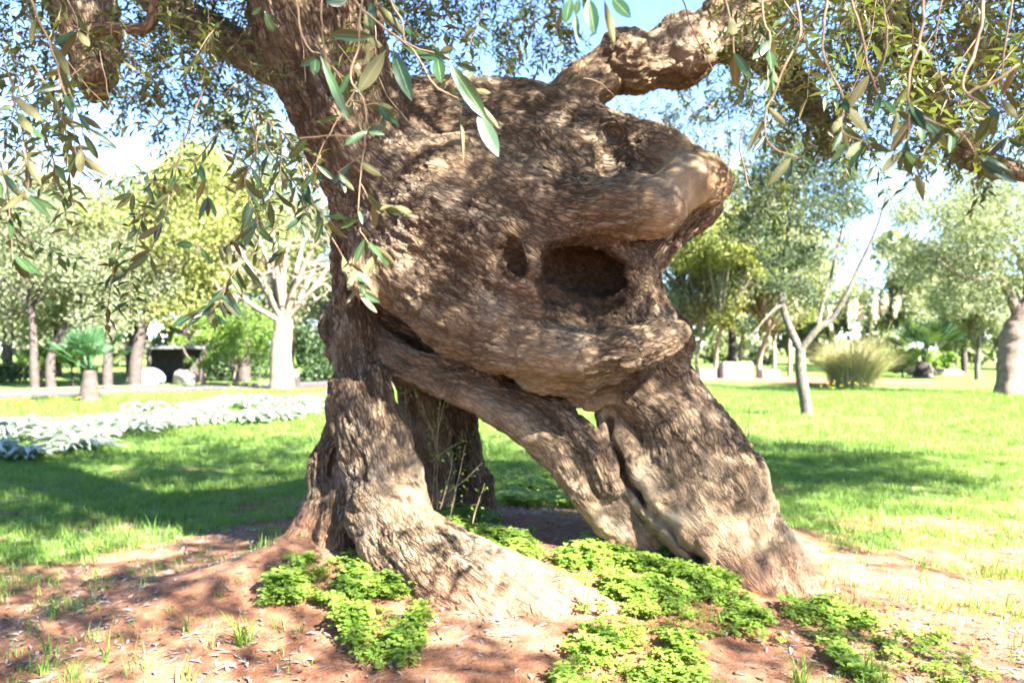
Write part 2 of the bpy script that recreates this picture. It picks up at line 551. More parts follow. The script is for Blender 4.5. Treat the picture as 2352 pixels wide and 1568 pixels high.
    for nm, arr in (('crack', crack), ('rough_bark', rg2), ('pale', np.clip(pl + 0.15 * patch, -1, 1)), ('hollow', hol), ('soil', soil)):
        at = me.attributes.new(nm, 'FLOAT', 'POINT')
        at.data.foreach_set('value', arr[used].astype(np.float32))
    at = me.attributes.new('flow', 'FLOAT_VECTOR', 'POINT')
    at.data.foreach_set('vector', flow[used].astype(np.float32).ravel())
    return me

def bark_material():
    t = MT('olive_bark')
    co = t.objco()
    fl = t.attr('flow', 'Vector')
    wv = t.n('ShaderNodeVectorMath', operation='SCALE', i_0=t.noise(16, 3, 0.6, fl, out=1), i_Scale=0.05).outputs[0]
    fv = t.n('ShaderNodeVectorMath', operation='ADD', i_0=fl, i_1=wv).outputs[0]
    vor = t.n('ShaderNodeTexVoronoi', feature='DISTANCE_TO_EDGE', i_Vector=fv, i_Scale=47.0).outputs['Distance']
    plate = t.ramp(vor, [(0.0, 0.0), (0.20, 1.0)])
    vc = t.n('ShaderNodeTexVoronoi', feature='F1', i_Vector=fv, i_Scale=47.0).outputs['Color']
    cr = t.attr('crack'); rg = t.attr('rough_bark'); pale = t.attr('pale'); hol = t.attr('hollow'); soil = t.attr('soil')
    n1 = t.noise(5, 3, 0.6, co)
    n2 = t.noise(38, 3, 0.65, co)
    n3 = t.noise(120, 2, 0.6, co)
    base = t.ramp(n1, [(0.3, (0.155, 0.105, 0.066)), (0.5, (0.235, 0.172, 0.118)), (0.7, (0.315, 0.258, 0.200))])
    base = t.mix(t.math('MULTIPLY', n2, 0.55), base, (0.36, 0.29, 0.215))
    lich = t.ramp(t.noise(2.3, 4, 0.6, co), [(0.52, 0.0), (0.66, 1.0)])
    base = t.mix(t.math('MULTIPLY', lich, 0.65), base, (0.33, 0.31, 0.29))
    smooth = t.ramp(t.noise(7, 4, 0.6, co), [(0.3, (0.34, 0.225, 0.115)), (0.65, (0.43, 0.33, 0.22))])
    base = t.mix(t.math('MULTIPLY', t.math('MAXIMUM', pale, 0.0), 1.0, clamp=True), base, smooth)
    sep = t.n('ShaderNodeSeparateColor', i_0=vc).outputs[0]
    base = t.mix(t.math('MULTIPLY', t.math('MULTIPLY', sep, rg), 0.5), base, (0.135, 0.095, 0.065))
    base = t.mix(t.math('MULTIPLY', t.math('MULTIPLY', cr, rg), 0.8, clamp=True), base, (0.055, 0.034, 0.020))
    gap = t.math('MULTIPLY', t.math('SUBTRACT', 1.0, plate), rg)
    base = t.mix(t.math('MULTIPLY', gap, 0.9), base, (0.045, 0.028, 0.017))
    spk = t.ramp(n3, [(0.36, 1.0), (0.5, 0.0)])
    base = t.mix(t.math('MULTIPLY', spk, 0.45), base, (0.10, 0.070, 0.045))
    rot = t.ramp(n2, [(0.35, (0.022, 0.014, 0.009)), (0.65, (0.085, 0.052, 0.028))])  # decayed wood, darkened further to put the hollow's shade into its colour
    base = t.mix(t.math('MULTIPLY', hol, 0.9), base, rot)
    base = t.mix(1.0, base, (0.68, 0.65, 0.585), 'MULTIPLY')
    dirt = t.mix(n2, (0.16, 0.075, 0.042), (0.26, 0.14, 0.085))
    base = t.mix(t.math('MULTIPLY', soil, 0.85), base, dirt)
    h = t.math('MULTIPLY_ADD', t.noise(70, 3, 0.7, co), 0.6, t.math('MULTIPLY', n3, 0.4))
    b = t.bump(h, 0.02, 0.5)
    b = t.bump(t.math('MULTIPLY', plate, rg), 0.012, 0.8, b)
    return t.done(t.principled(base, 0.85, 0.2, b))

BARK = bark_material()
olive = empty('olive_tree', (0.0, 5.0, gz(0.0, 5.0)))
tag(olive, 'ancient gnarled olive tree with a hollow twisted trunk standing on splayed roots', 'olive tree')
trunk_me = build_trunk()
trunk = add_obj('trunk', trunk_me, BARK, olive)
trunk.matrix_parent_inverse = Matrix.Translation(-Vector(olive.location))
# ------------------------------------------------------------------ ground
rng = np.random.default_rng(11)

def project(p):
    """world points (N,3) -> picture x, y (2352 wide) and depth"""
    c, s = math.cos(PITCH), math.sin(PITCH)
    y = p[:, 1]; z = p[:, 2] - CAMZ
    d = y * c + z * s
    u = -y * s + z * c
    dd = np.where(np.abs(d) < 1e-6, 1e-6, d)
    return 1176 + FPX * p[:, 0] / dd, 784 - FPX * u / dd, d

def smooth(a, b, x):
    t = np.clip((x - a) / (b - a), 0, 1)
    return t * t * (3 - 2 * t)

def turf(x, y):
    """0 bare soil .. 1 thick lawn"""
    p = np.stack([x, y, np.zeros_like(x)], 1)
    r = np.hypot((x + 0.05) / 1.15, y - 5.1)
    n = fbm(p * 0.8, 4, 21); n2 = fbm(p * 3.3, 3, 27)
    t = smooth(4.6, 10.5, y + 2.2 * n + 1.2 * n2 + 3.0 * smooth(-1.4, -3.2, x)) * smooth(1.3, 2.8, r + 0.5 * n)
    t = np.maximum(t, 0.30 * smooth(1.8, 3.0, r + 0.9 * n2) * smooth(-0.3, 0.35, n2 + 0.3 * n))
    t = t * (0.50 + 0.7 * smooth(-0.45, 0.3, n2 + 0.4 * n))
    d1, _ = seg_dist(x, y, (6.0, 42.0), (14.0, 34.0))        # pale bare ground beyond the young tree
    t = t * smooth(2.5, 6.0, d1 + 2 * n)
    return np.clip(t, 0, 1)

def axis(center_lo, center_hi, step, lo, hi, grow=1.09):
    a = list(np.arange(center_lo, center_hi + 1e-6, step))
    s = step
    while a[-1] < hi: s *= grow; a.append(a[-1] + s)
    s = step
    while a[0] > lo: s *= grow; a.insert(0, a[0] - s)
    return np.array(a)

def build_ground():
    xs = axis(-3.6, 3.6, 0.05, -700, 700); ys = axis(2.2, 8.0, 0.05, -400, 900)
    X, Y = np.meshgrid(xs, ys, indexing='ij')
    Z = ground_z(X, Y)
    V = np.stack([X.ravel(), Y.ravel(), Z.ravel()], 1)
    n = len(ys)
    i = (np.arange(len(xs) - 1)[:, None] * n + np.arange(n - 1)[None]).ravel()
    me = mesh_from('ground', V, np.stack([i, i + n, i + n + 1, i + 1], 1))
    at = me.attributes.new('turf', 'FLOAT', 'POINT')
    at.data.foreach_set('value', turf(V[:, 0], V[:, 1]).astype(np.float32))
    t = MT('soil_and_turf')
    co = t.objco()
    n1 = t.noise(1.3, 5, 0.6, co); n2 = t.noise(11, 6, 0.65, co); n3 = t.noise(60, 4, 0.6, co)
    soil = t.ramp(n2, [(0.3, (0.090, 0.036, 0.021)), (0.52, (0.170, 0.080, 0.047)), (0.72, (0.27, 0.155, 0.095))])
    soil = t.mix(t.ramp(n1, [(0.45, 0.0), (0.7, 0.55)]), soil, (0.27, 0.175, 0.115))
    soil = t.mix(t.ramp(n3, [(0.38, 0.5), (0.5, 0.0)]), soil, (0.10, 0.05, 0.03))
    green = t.ramp(n2, [(0.3, (0.045, 0.105, 0.018)), (0.55, (0.085, 0.165, 0.030)), (0.75, (0.15, 0.21, 0.05))])
    tf = t.attr('turf')
    fac = t.ramp(t.math('ADD', tf, t.math('MULTIPLY', t.math('SUBTRACT', n2, 0.5), 0.8)), [(0.30, 0.0), (0.62, 1.0)])
    base = t.mix(t.math('MULTIPLY', fac, 0.88), soil, green)
    h = t.math('MULTIPLY_ADD', n3, 0.5, n2)
    return add_obj('ground', me, t.done(t.principled(base, 0.95, 0.1, t.bump(h, 0.03, 0.7))))
ground = build_ground()
ground['kind'] = 'structure'

# ------------------------------------------------------------------ road on the left and its bare verge
def ribbon(name, pts, widths, mat, lift, kind='structure'):
    P = [Vector(p) for p in pts]
    V = []; F = []
    nsub = 7
    for i, p in enumerate(P):
        d = (P[min(i + 1, len(P) - 1)] - P[max(i - 1, 0)]); d.z = 0; d.normalize()
        s = Vector((d.y, -d.x, 0))
        for k in range(nsub):
            q = p + s * widths[i] * (k / (nsub - 1) - 0.5)
            V.append((q.x, q.y, lift))
    for i in range(len(P) - 1):
        for k in range(nsub - 1):
            a = i * nsub + k
            F.append((a, a + 1, a + nsub + 1, a + nsub))
    V = np.array(V); V[:, 2] += ground_z(V[:, 0], V[:, 1])
    o = add_obj(name, mesh_from(name, V, np.array(F)), mat)
    o['kind'] = kind
    return o
t = MT('asphalt')
co = t.objco()
c = t.ramp(t.noise(3, 6, 0.7, co), [(0.3, (0.045, 0.046, 0.052)), (0.7, (0.075, 0.074, 0.080))])
ASPHALT = t.done(t.principled(c, 0.9, 0.2, t.bump(t.noise(90, 3, 0.6, co), 0.01, 0.4)))
t = MT('bare_verge')
co = t.objco()
c = t.ramp(t.noise(2.2, 6, 0.7, co), [(0.3, (0.055, 0.034, 0.028)), (0.7, (0.11, 0.072, 0.058))])
VERGE = t.done(t.principled(c, 0.95, 0.1, t.bump(t.noise(25, 4, 0.6, co), 0.03, 0.6)))
road_pts = [(-34, 17.0), (-26, 20.0), (-20, 22.6), (-15, 25.5), (-11, 29), (-7, 33.5), (-2, 40), (4, 49), (10, 62)]
def dense_line(pts, m=6):
    out = []
    for (a, b), (c_, d_) in zip(pts[:-1], pts[1:]):
        for k in range(m): out.append((a + (c_ - a) * k / m, b + (d_ - b) * k / m, 0))
    out.append((*pts[-1], 0))
    return out
rl = dense_line(road_pts)
road = ribbon('road', rl, [3.4] * len(rl), ASPHALT, 0.03)
vl = dense_line([(x + 1.75, y - 2.0) for x, y in road_pts])
verge = ribbon('verge', vl, [2.4] * len(vl), VERGE, 0.018)
t = MT('kerb_stone')
KERB = t.done(t.principled(t.ramp(t.noise(4, 4, 0.6, t.objco()), [(0.3, (0.20, 0.18, 0.165)), (0.7, (0.30, 0.275, 0.25))]), 0.9, 0.2))
kl = dense_line([(x - 1.42, y + 1.25) for x, y in road_pts])
kerb = ribbon('kerb', kl, [0.35] * len(kl), KERB, 0.10)

# ------------------------------------------------------------------ scatter helper (for things nobody could count)
def scatter(name, pts, rots, scales, variants, parent=None):
    me = bpy.data.meshes.new(name)
    n = len(pts)
    me.vertices.add(n)
    me.vertices.foreach_set('co', np.asarray(pts, np.float32).ravel())
    a = me.attributes.new('rot', 'FLOAT_VECTOR', 'POINT'); a.data.foreach_set('vector', np.asarray(rots, np.float32).ravel())
    a = me.attributes.new('scl', 'FLOAT', 'POINT'); a.data.foreach_set('value', np.asarray(scales, np.float32))
    c = bpy.data.collections.new(name + '_pieces')
    for v in variants:
        ob = bpy.data.objects.new(v.name, v)
        c.objects.link(ob)
    o = add_obj(name, me, parent=parent)
    ng = bpy.data.node_groups.new(name + '_spread', 'GeometryNodeTree')
    ng.interface.new_socket('Geometry', in_out='INPUT', socket_type='NodeSocketGeometry')
    ng.interface.new_socket('Geometry', in_out='OUTPUT', socket_type='NodeSocketGeometry')
    N = ng.nodes
    gi = N.new('NodeGroupInput'); go = N.new('NodeGroupOutput')
    ci = N.new('GeometryNodeCollectionInfo')
    ci.inputs['Collection'].default_value = c
    ci.inputs['Separate Children'].default_value = True
    ci.inputs['Reset Children'].default_value = True
    ip = N.new('GeometryNodeInstanceOnPoints')
    ip.inputs['Pick Instance'].default_value = True
    ra = N.new('GeometryNodeInputNamedAttribute'); ra.data_type = 'FLOAT_VECTOR'; ra.inputs[0].default_value = 'rot'
    sa = N.new('GeometryNodeInputNamedAttribute'); sa.data_type = 'FLOAT'; sa.inputs[0].default_value = 'scl'
    er = N.new('FunctionNodeEulerToRotation')
    L = ng.links
    L.new(gi.outputs[0], ip.inputs['Points']); L.new(ci.outputs[0], ip.inputs['Instance'])
    L.new(ra.outputs['Attribute'], er.inputs[0]); L.new(er.outputs[0], ip.inputs['Rotation'])
    L.new(sa.outputs['Attribute'], ip.inputs['Scale'])
    L.new(ip.outputs[0], go.inputs[0])
    md = o.modifiers.new('spread', 'NODES'); md.node_group = ng
    o['kind'] = 'stuff'
    return o

# ------------------------------------------------------------------ grass, litter, clover
def add_tone(me, tones):
    a = me.attributes.new('tone', 'FLOAT', 'POINT'); a.data.foreach_set('value', np.asarray(tones, np.float32))

def blade_mesh(name, nb, h, spread, w, seed, mat):
    r = random.Random(seed)
    V, F, T = [], [], []
    for _ in range(nb):
        a = r.uniform(0, 6.283); b = r.uniform(0, 6.283)
        x0, y0 = r.uniform(0, spread) * math.cos(b), r.uniform(0, spread) * math.sin(b)
        L = h * r.uniform(0.5, 1.1); lean = r.uniform(0.15, 0.9)
        dx, dy = math.cos(a), math.sin(a); sx, sy = -dy * w, dx * w
        i = len(V)
        for k, (f, ww) in enumerate(((0, 1), (0.5, 0.8), (1, 0.0))):
            ox = lean * L * f * f; z = L * (f - 0.25 * lean * f * f)
            V += [(x0 + dx * ox - sx * ww, y0 + dy * ox - sy * ww, z), (x0 + dx * ox + sx * ww, y0 + dy * ox + sy * ww, z)] if ww else [(x0 + dx * ox, y0 + dy * ox, z)]
        F += [(i, i + 1, i + 3, i + 2), (i + 2, i + 3, i + 4)]
        T += [r.random()] * 5
    me = mesh_from(name, V, F)
    add_tone(me, T)
    me.materials.append(mat)
    return me

def green_mat(name, c0, c1, tc, trans=0.4, rough=0.5, spec=0.25):
    t = MT(name)
    rnd = t.n('ShaderNodeObjectInfo').outputs['Random']
    f = t.math('MULTIPLY_ADD', t.attr('tone'), 0.6, t.math('MULTIPLY', rnd, 0.4))
    c = t.mix(f, c0, c1)
    return t.leaf(c, tc, trans, rough, spec)
GRASS = green_mat('grass', (0.042, 0.125, 0.030), (0.175, 0.245, 0.052), (0.20, 0.30, 0.04))
GRASS_Y = green_mat('young_grass', (0.06, 0.14, 0.02), (0.16, 0.24, 0.05), (0.20, 0.32, 0.04))
CLOVER = green_mat('clover', (0.075, 0.155, 0.020), (0.21, 0.29, 0.055), (0.27, 0.41, 0.04), 0.42)

tufts = [blade_mesh('grass_tuft', 46, 0.060, 0.14, 0.0024, s, GRASS) for s in range(6)]
tufts += [blade_mesh('grass_tuft', 20, 0.10, 0.10, 0.0026, 19 + s, GRASS_Y) for s in range(3)]
thin = [blade_mesh('grass_tuft', 7, 0.085, 0.05, 0.0024, 49 + s, GRASS_Y) for s in range(4)] + [blade_mesh('grass_tuft', 9, 0.05, 0.07, 0.0022, 59 + s, GRASS) for s in range(3)]

def spread_points(n, x0, x1, y0, y1, keep, wedge=True):
    x = rng.uniform(x0, x1, n); y = rng.uniform(y0, y1, n)
    if wedge:
        m = np.abs(x) < 0.72 * y + 0.6
        x, y = x[m], y[m]
    k = rng.random(len(x)) < keep(x, y)
    return x[k], y[k]

def off_road(x, y):
    d = np.full(len(x), 99.0)
    for a, b in zip(road_pts[:-1], road_pts[1:]):
        d = np.minimum(d, seg_dist(x, y, a, b)[0])
    return d > 2.9
def lay(x, y, s, z=-0.004, tilt=0.12):
    pts = np.stack([x, y, ground_z(x, y) + z], 1)
    rot = np.stack([rng.normal(0, tilt, len(x)), rng.normal(0, tilt, len(x)), rng.uniform(0, 6.28, len(x))], 1)
    return pts, rot, s
x, y = spread_points(13000, -8, 8, 3.0, 11, lambda x, y: np.clip(turf(x, y) * 1.25 - 0.2, 0, 1))
x2, y2 = spread_points(11000, -18, 18, 10.5, 27, lambda x, y: turf(x, y))
s_ = np.concatenate([rng.uniform(0.7, 1.25, len(x)), rng.uniform(1.3, 2.2, len(x2))])
x = np.concatenate([x, x2]); y = np.concatenate([y, y2])
m = off_road(x, y)
lawn = scatter('lawn_grass', *lay(x[m], y[m], s_[m]), tufts)
tag(lawn, 'short green lawn grass spreading around the old olive tree', 'grass')
x, y = spread_points(15000, -6, 6, 2.4, 9, lambda x, y: 0.05 + 0.10 * (x < -1.2) + 0.9 * smooth(0.05, 0.4, turf(x, y)) * (turf(x, y) < 0.75))
spr = scatter('sparse_grass', *lay(x, y, rng.uniform(0.6, 1.5, len(x))), thin)
tag(spr, 'sparse young grass blades sprouting from the red soil', 'grass')

def litter_mesh(seed, mat):
    r = random.Random(seed)
    L, w, b = r.uniform(0.035, 0.06), r.uniform(0.005, 0.008), r.uniform(-0.006, 0.012)
    V = [(-L / 2, 0, 0), (-L * .1, -w, b), (L / 2, 0, 0.002), (-L * .1, w, b)]
    me = mesh_from('dry_leaf', V, [(0, 1, 2, 3)])
    add_tone(me, [r.random()] * 4)
    me.materials.append(mat)
    return me
LITTER = green_mat('dry_leaf', (0.10, 0.070, 0.058), (0.33, 0.29, 0.27), (0.2, 0.14, 0.08), 0.1, 0.6)
x, y = spread_points(26000, -5.5, 5.5, 2.3, 9, lambda x, y: 0.25 + 0.75 * smooth(-0.1, 0.35, fbm(np.stack([x, y, x * 0], 1) * 1.3, 3, 90)))
pts = np.stack([x, y, ground_z(x, y) + 0.006], 1)
rot = np.stack([rng.normal(0, 0.25, len(x)), rng.normal(0, 0.25, len(x)), rng.uniform(0, 6.28, len(x))], 1)
lit = scatter('fallen_leaves', pts, rot, rng.uniform(0.7, 1.3, len(x)), [litter_mesh(k, LITTER) for k in range(6)])
tag(lit, 'dry fallen olive leaves strewn over the red soil', 'fallen leaves')

def clover_mesh(seed):
    r = random.Random(seed)
    V, F, T = [], [], []
    for q in range(3):
        ox, oy = r.uniform(-.035, .035), r.uniform(-.035, .035)
        h = r.uniform(0.028, 0.075); s = r.uniform(0.016, 0.023); a0 = r.uniform(0, 6.28); tone = r.random()
        tx, ty = r.uniform(-.25, .25), r.uniform(-.25, .25)
        bx, by = ox * 0.4, oy * 0.4
        i = len(V)
        V += [(bx - .001, by, 0), (bx + .001, by, 0), (ox + .0008, oy, h), (ox - .0008, oy, h)]
        F.append((i, i + 1, i + 2, i + 3)); T += [tone] * 4
        for k in range(3):
            a = a0 + k * 2.094
            ca, sa = math.cos(a), math.sin(a)
            pr = [(0, 0, 0), (0.75, -0.55, .0), (1.25, -0.62, -.10), (1.45, -0.32, -.22), (1.22, 0, -.05), (1.45, 0.32, -.22), (1.25, 0.62, -.10), (0.75, 0.55, 0)]
            i = len(V)
            for (u, v, w_) in pr:
                X, Y = (u * ca - v * sa) * s, (u * sa + v * ca) * s
                V.append((ox + X, oy + Y, h + w_ * s + X * tx + Y * ty + abs(v) * 0.2 * s))
            F += [(i, i + 1, i + 2, i + 3, i + 4), (i, i + 4, i + 5, i + 6, i + 7)]
            T += [tone] * 8
    me = mesh_from('clover_leaf', V, F, False)
    add_tone(me, T)
    me.materials.append(CLOVER)
    return me
clovers = [clover_mesh(k) for k in range(7)]

def in_poly(px, py, poly):
    ins = np.zeros(len(px), bool)
    n = len(poly)
    for i in range(n):
        (x1, y1), (x2, y2) = poly[i], poly[(i + 1) % n]
        c = ((y1 > py) != (y2 > py)) & (px < (x2 - x1) * (py - y1) / (y2 - y1 + 1e-9) + x1)
        ins ^= c
    return ins

def clover_patch(poly, dens, label, scale=1.0):
    c = [G(a, b) for a, b in poly]
    x0, x1 = min(p.x for p in c), max(p.x for p in c); y0, y1 = min(p.y for p in c), max(p.y for p in c)
    n = int((x1 - x0) * (y1 - y0) * dens * 3)
    x = rng.uniform(x0, x1, n); y = rng.uniform(y0, y1, n); z = ground_z(x, y)
    P = np.stack([x, y, z], 1)
    px, py, d = project(P)
    wob = fbm(P * 6, 3, 5) * 45
    ins = in_poly(px + wob, py + wob * 0.5, poly)
    cx, cy = np.mean(poly, 0)
    fringe = in_poly(cx + (px - cx) / 1.3 + wob, cy + (py - cy) / 1.3 + wob * 0.5, poly) & (rng.random(n) < 0.12)
    nn = fbm(P * 5, 3, 66)
    ins &= rng.random(n) < np.clip(0.55 + 1.8 * nn, 0.07, 1.0) * 0.75
    ins |= fringe
    P = P[ins]
    h = 0.85 + 0.9 * nn[ins]
    P[:, 2] -= 0.005
    rot = np.stack([rng.normal(0, 0.16, len(P)), rng.normal(0, 0.16, len(P)), rng.uniform(0, 6.28, len(P))], 1)
    o = scatter('clover_patch', P, rot, np.clip(h * rng.uniform(0.75, 1.15, len(P)) * scale, 0.45, 1.7), clovers)
    return tag(o, label, 'clover')
# ------------------------------------------------------------------ limbs, twigs and leaves of the old olive
def catmull(P, m=6):
    P = [np.array(p, float) for p in P]
    out = []
    for i in range(len(P) - 1):
        p0, p1, p2, p3 = P[max(i - 1, 0)], P[i], P[i + 1], P[min(i + 2, len(P) - 1)]
        for k in range(m):
            t = k / m
            out.append(0.5 * ((2 * p1) + (-p0 + p2) * t + (2 * p0 - 5 * p1 + 4 * p2 - p3) * t * t + (-p0 + 3 * p1 - 3 * p2 + p3) * t ** 3))
    out.append(P[-1])
    return np.array(out)

def tube_arrays(C, R, sides, rough=0.0, seed=0):
    """C (n,3) centre line, R (n,) radii -> verts, quads, flow"""
    n = len(C)
    T = np.gradient(C, axis=0); T /= np.maximum(np.linalg.norm(T, axis=1), 1e-9)[:, None]
    up = np.array([0.3, 0.2, 1.0]) if abs(T[0, 2]) < 0.9 else np.array([1.0, 0.3, 0])
    N0 = np.cross(T[0], up); N0 /= np.linalg.norm(N0)
    V = np.zeros((n, sides, 3)); FL = np.zeros((n, sides, 3))
    along = np.concatenate([[0], np.cumsum(np.linalg.norm(np.diff(C, axis=0), axis=1))])
    a = np.linspace(0, 2 * np.pi, sides, endpoint=False)
    for i in range(n):
        N0 = N0 - T[i] * (N0 @ T[i]); N0 /= np.linalg.norm(N0)
        B = np.cross(T[i], N0)
        ring = np.cos(a)[:, None] * N0 + np.sin(a)[:, None] * B
        V[i] = C[i] + R[i] * ring
        FL[i] = np.stack([np.cos(a) * R[i], np.sin(a) * R[i], np.full(sides, along[i] * 0.3)], 1) + seed * 2.3
    if rough > 0:
        f = V.reshape(-1, 3)
        d = (fbm(f * 5, 3, seed) * 0.25 + fbm(f * 16, 2, seed + 3) * 0.12) * rough
        V = C[:, None] + (V - C[:, None]) * (1 + d.reshape(n, sides, 1))
    idx = np.arange(n * sides).reshape(n, sides)
    q = np.stack([idx[:-1], np.roll(idx, -1, 1)[:-1], np.roll(idx, -1, 1)[1:], idx[1:]], -1).reshape(-1, 4)
    return V.reshape(-1, 3), q, FL.reshape(-1, 3)

def keep_world(o, parent):
    o.parent = parent
    o.matrix_parent_inverse = Matrix.Translation(-Vector(parent.location))

def limb(name, pts, parent, m=10, sides=28, rough=0.9, mat=None, rb=0.85, seed=0, hollow=0.0):
    C = catmull([list(W(a, b, d)) + [r * d / FPX] for a, b, d, r in pts], m)
    V, Q, FL = tube_arrays(C[:, :3], np.maximum(C[:, 3], 0.003), sides, rough, seed)
    n = len(V)
    c0, c1 = C[0, :3], C[-1, :3]
    me = mesh_from(name, V, Q)
    for nm, val in (('crack', np.clip((vnoise(FL * 28, 5) - 0.2) * 4, 0, 1)), ('rough_bark', np.full(n, rb)), ('pale', np.full(n, 0.0)),
                    ('hollow', np.full(n, hollow)), ('soil', np.zeros(n))):
        at = me.attributes.new(nm, 'FLOAT', 'POINT'); at.data.foreach_set('value', val.astype(np.float32))
    at = me.attributes.new('flow', 'FLOAT_VECTOR', 'POINT'); at.data.foreach_set('vector', FL.astype(np.float32).ravel())
    o = add_obj(name, me, mat or BARK)
    keep_world(o, parent)
    return o

LIMBS = [
    [(1640,75,5.85,56),(1740,110,5.85,50),(1820,190,5.75,36),(1878,275,5.65,27),(1902,330,5.6,20),(1912,352,5.55,8)],
    [(1760,-20,5.9,64),(1900,-160,6.0,58),(2200,-300,6.0,48),(2650,-420,5.6,36),(3100,-620,5.2,22)],
    [(1900,-160,6.0,50),(2010,-40,5.4,44),(2080,110,5.1,38),(2150,250,5.0,34),(2215,345,5.0,30),(2300,388,4.9,24),(2420,400,4.8,18)],
    [(110,-300,4.9,80),(165,-80,4.7,74),(205,40,4.6,68),(214,130,4.6,58),(220,190,4.6,46),(224,225,4.6,24),(226,232,4.6,4)],
    [(200,70,4.5,16),(270,66,4.4,14),(335,64,4.35,12),(352,20,4.3,10),(356,-60,4.25,9)],
    [(660,180,5.35,40),(560,118,5.5,44),(440,50,5.7,42),(300,-60,5.9,44),(110,-300,5.5,60)],
    [(690,-100,5.35,136),(650,-380,5.6,112),(540,-760,6.0,85),(420,-1200,6.2,50)],
    [(800,-100,5.1,62),(900,-420,4.6,60),(1150,-800,4.0,48),(1700,-1300,3.2,34),(2400,-1700,2.8,20)],
    [(720,-200,5.3,70),(560,-520,4.4,58),(200,-1000,3.6,40),(-700,-1500,3.0,24)],
    [(1900,-160,6.0,44),(2300,-420,5.0,42),(2900,-800,4.0,34),(3700,-1300,3.0,20)],
]
for k, L in enumerate(LIMBS):
    limb('branch', L, olive, seed=k + 3, rough=2.2 if k == 3 else 0.9)

# ---- leaf materials (upper face deep glossy green, underside pale olive)
def olive_leaf_mat(name, c0, c1, tc, rough, spec, trans):
    t = MT(name)
    rnd = t.n('ShaderNodeObjectInfo').outputs['Random']
    co = t.n('ShaderNodeTexCoord').outputs['Object']
    c = t.mix(rnd, c0, c1)
    c = t.mix(t.math('MULTIPLY', t.noise(40, 3, 0.6, co), 0.35), c, tuple(0.55 * v for v in c0))
    sx = t.n('ShaderNodeSeparateXYZ', i_0=t.attr('leafuv', 'Vector')).outputs
    rib = t.math('LESS_THAN', t.math('ABSOLUTE', sx[1]), 0.05)
    c = t.mix(t.math('MULTIPLY', rib, 0.55), c, (0.22, 0.26, 0.10))
    return t.leaf(c, tc, trans, rough, spec)
LEAF_TOP = olive_leaf_mat('olive_leaf_upper', (0.014, 0.042, 0.016), (0.030, 0.072, 0.022), (0.08, 0.14, 0.015), 0.33, 0.5, 0.22)
LEAF_UND = olive_leaf_mat('olive_leaf_underside', (0.080, 0.085, 0.034), (0.145, 0.13, 0.06), (0.12, 0.14, 0.02), 0.6, 0.25, 0.3)
def mass_leaf():
    t = MT('olive_foliage')
    rnd = t.n('ShaderNodeObjectInfo').outputs['Random']
    tone = t.attr('tone')
    up = t.mix(t.math('MULTIPLY_ADD', tone, 0.6, t.math('MULTIPLY', rnd, 0.4)), (0.015, 0.034, 0.011), (0.048, 0.072, 0.022))
    und = t.mix(tone, (0.050, 0.060, 0.028), (0.12, 0.115, 0.052))
    bf = t.n('ShaderNodeNewGeometry').outputs['Backfacing']
    return t.leaf(t.mix(bf, up, und), (0.09, 0.12, 0.015), 0.3, 0.45, 0.35)
FOLIAGE = mass_leaf()
t = MT('twig_bark')
TWIG = t.done(t.principled(t.ramp(t.noise(30, 4, 0.6, t.objco()), [(0.3, (0.085, 0.056, 0.036)), (0.7, (0.18, 0.13, 0.085))]), 0.75, 0.2))

# ---- crown: sprays of leaves, far more than one could count
def spray_arrays(r, length=0.40, leaf=0.062, pairs=12):
    V, F, T, M = [], [], [], []
    bx, by = r.uniform(-.5, .5), r.uniform(-.5, .5)
    def axis_pt(t): return Vector((bx * length * 0.5 * t * t, by * length * 0.5 * t * t, -length * t * (1 - 0.1 * t)))
    ns = 3
    for s in range(ns):
        a, b = axis_pt(s / ns), axis_pt((s + 1) / ns)
        w = 0.0022 * (1 - 0.6 * s / ns)
        for ax in (Vector((1, 0, 0)), Vector((0, 1, 0))):
            i = len(V)
            V += [a - ax * w, a + ax * w, b + ax * w * .8, b - ax * w * .8]; T += [0.5] * 4
            F += [(i, i + 1, i + 2), (i, i + 2, i + 3)]; M += [1, 1]
    for p in range(pairs):
        t = 0.12 + 0.88 * (p + r.uniform(-.2, .2)) / pairs
        c = axis_pt(t)
        a0 = p * 1.57 + r.uniform(-.4, .4)
        for sgn in (0, math.pi):
            if r.random() < 0.1: continue
            a = a0 + sgn
            d = Vector((math.cos(a), math.sin(a), r.uniform(-1.2, 0.25))).normalized()
            L = leaf * r.uniform(0.65, 1.25); wd = L * r.uniform(0.13, 0.19)
            side = d.cross(Vector((r.uniform(-.5, .5), r.uniform(-.5, .5), 1))).normalized()
            nrm = side.cross(d).normalized()
            tip = c + d * L - Vector((0, 0, 1)) * L * r.uniform(0, .25)
            mid = c + d * L * 0.5
            i = len(V)
            V += [c, mid + side * wd + nrm * wd * .3, tip, mid - side * wd + nrm * wd * .3]
            T += [r.random()] * 4
            F += [(i, i + 1, i + 2), (i, i + 2, i + 3)]; M += [0, 0]
    return np.array([tuple(v) for v in V]), np.array(F), np.array(T), np.array(M)
def finish_spray(name, V, F, T, M):
    me = mesh_from(name, V, F, False)
    add_tone(me, T)
    me.materials.append(FOLIAGE); me.materials.append(TWIG)
    me.polygons.foreach_set('material_index', M.astype(np.int32))
    return me
def spray_mesh(seed):
    return finish_spray('leaf_spray', *spray_arrays(random.Random(seed)))
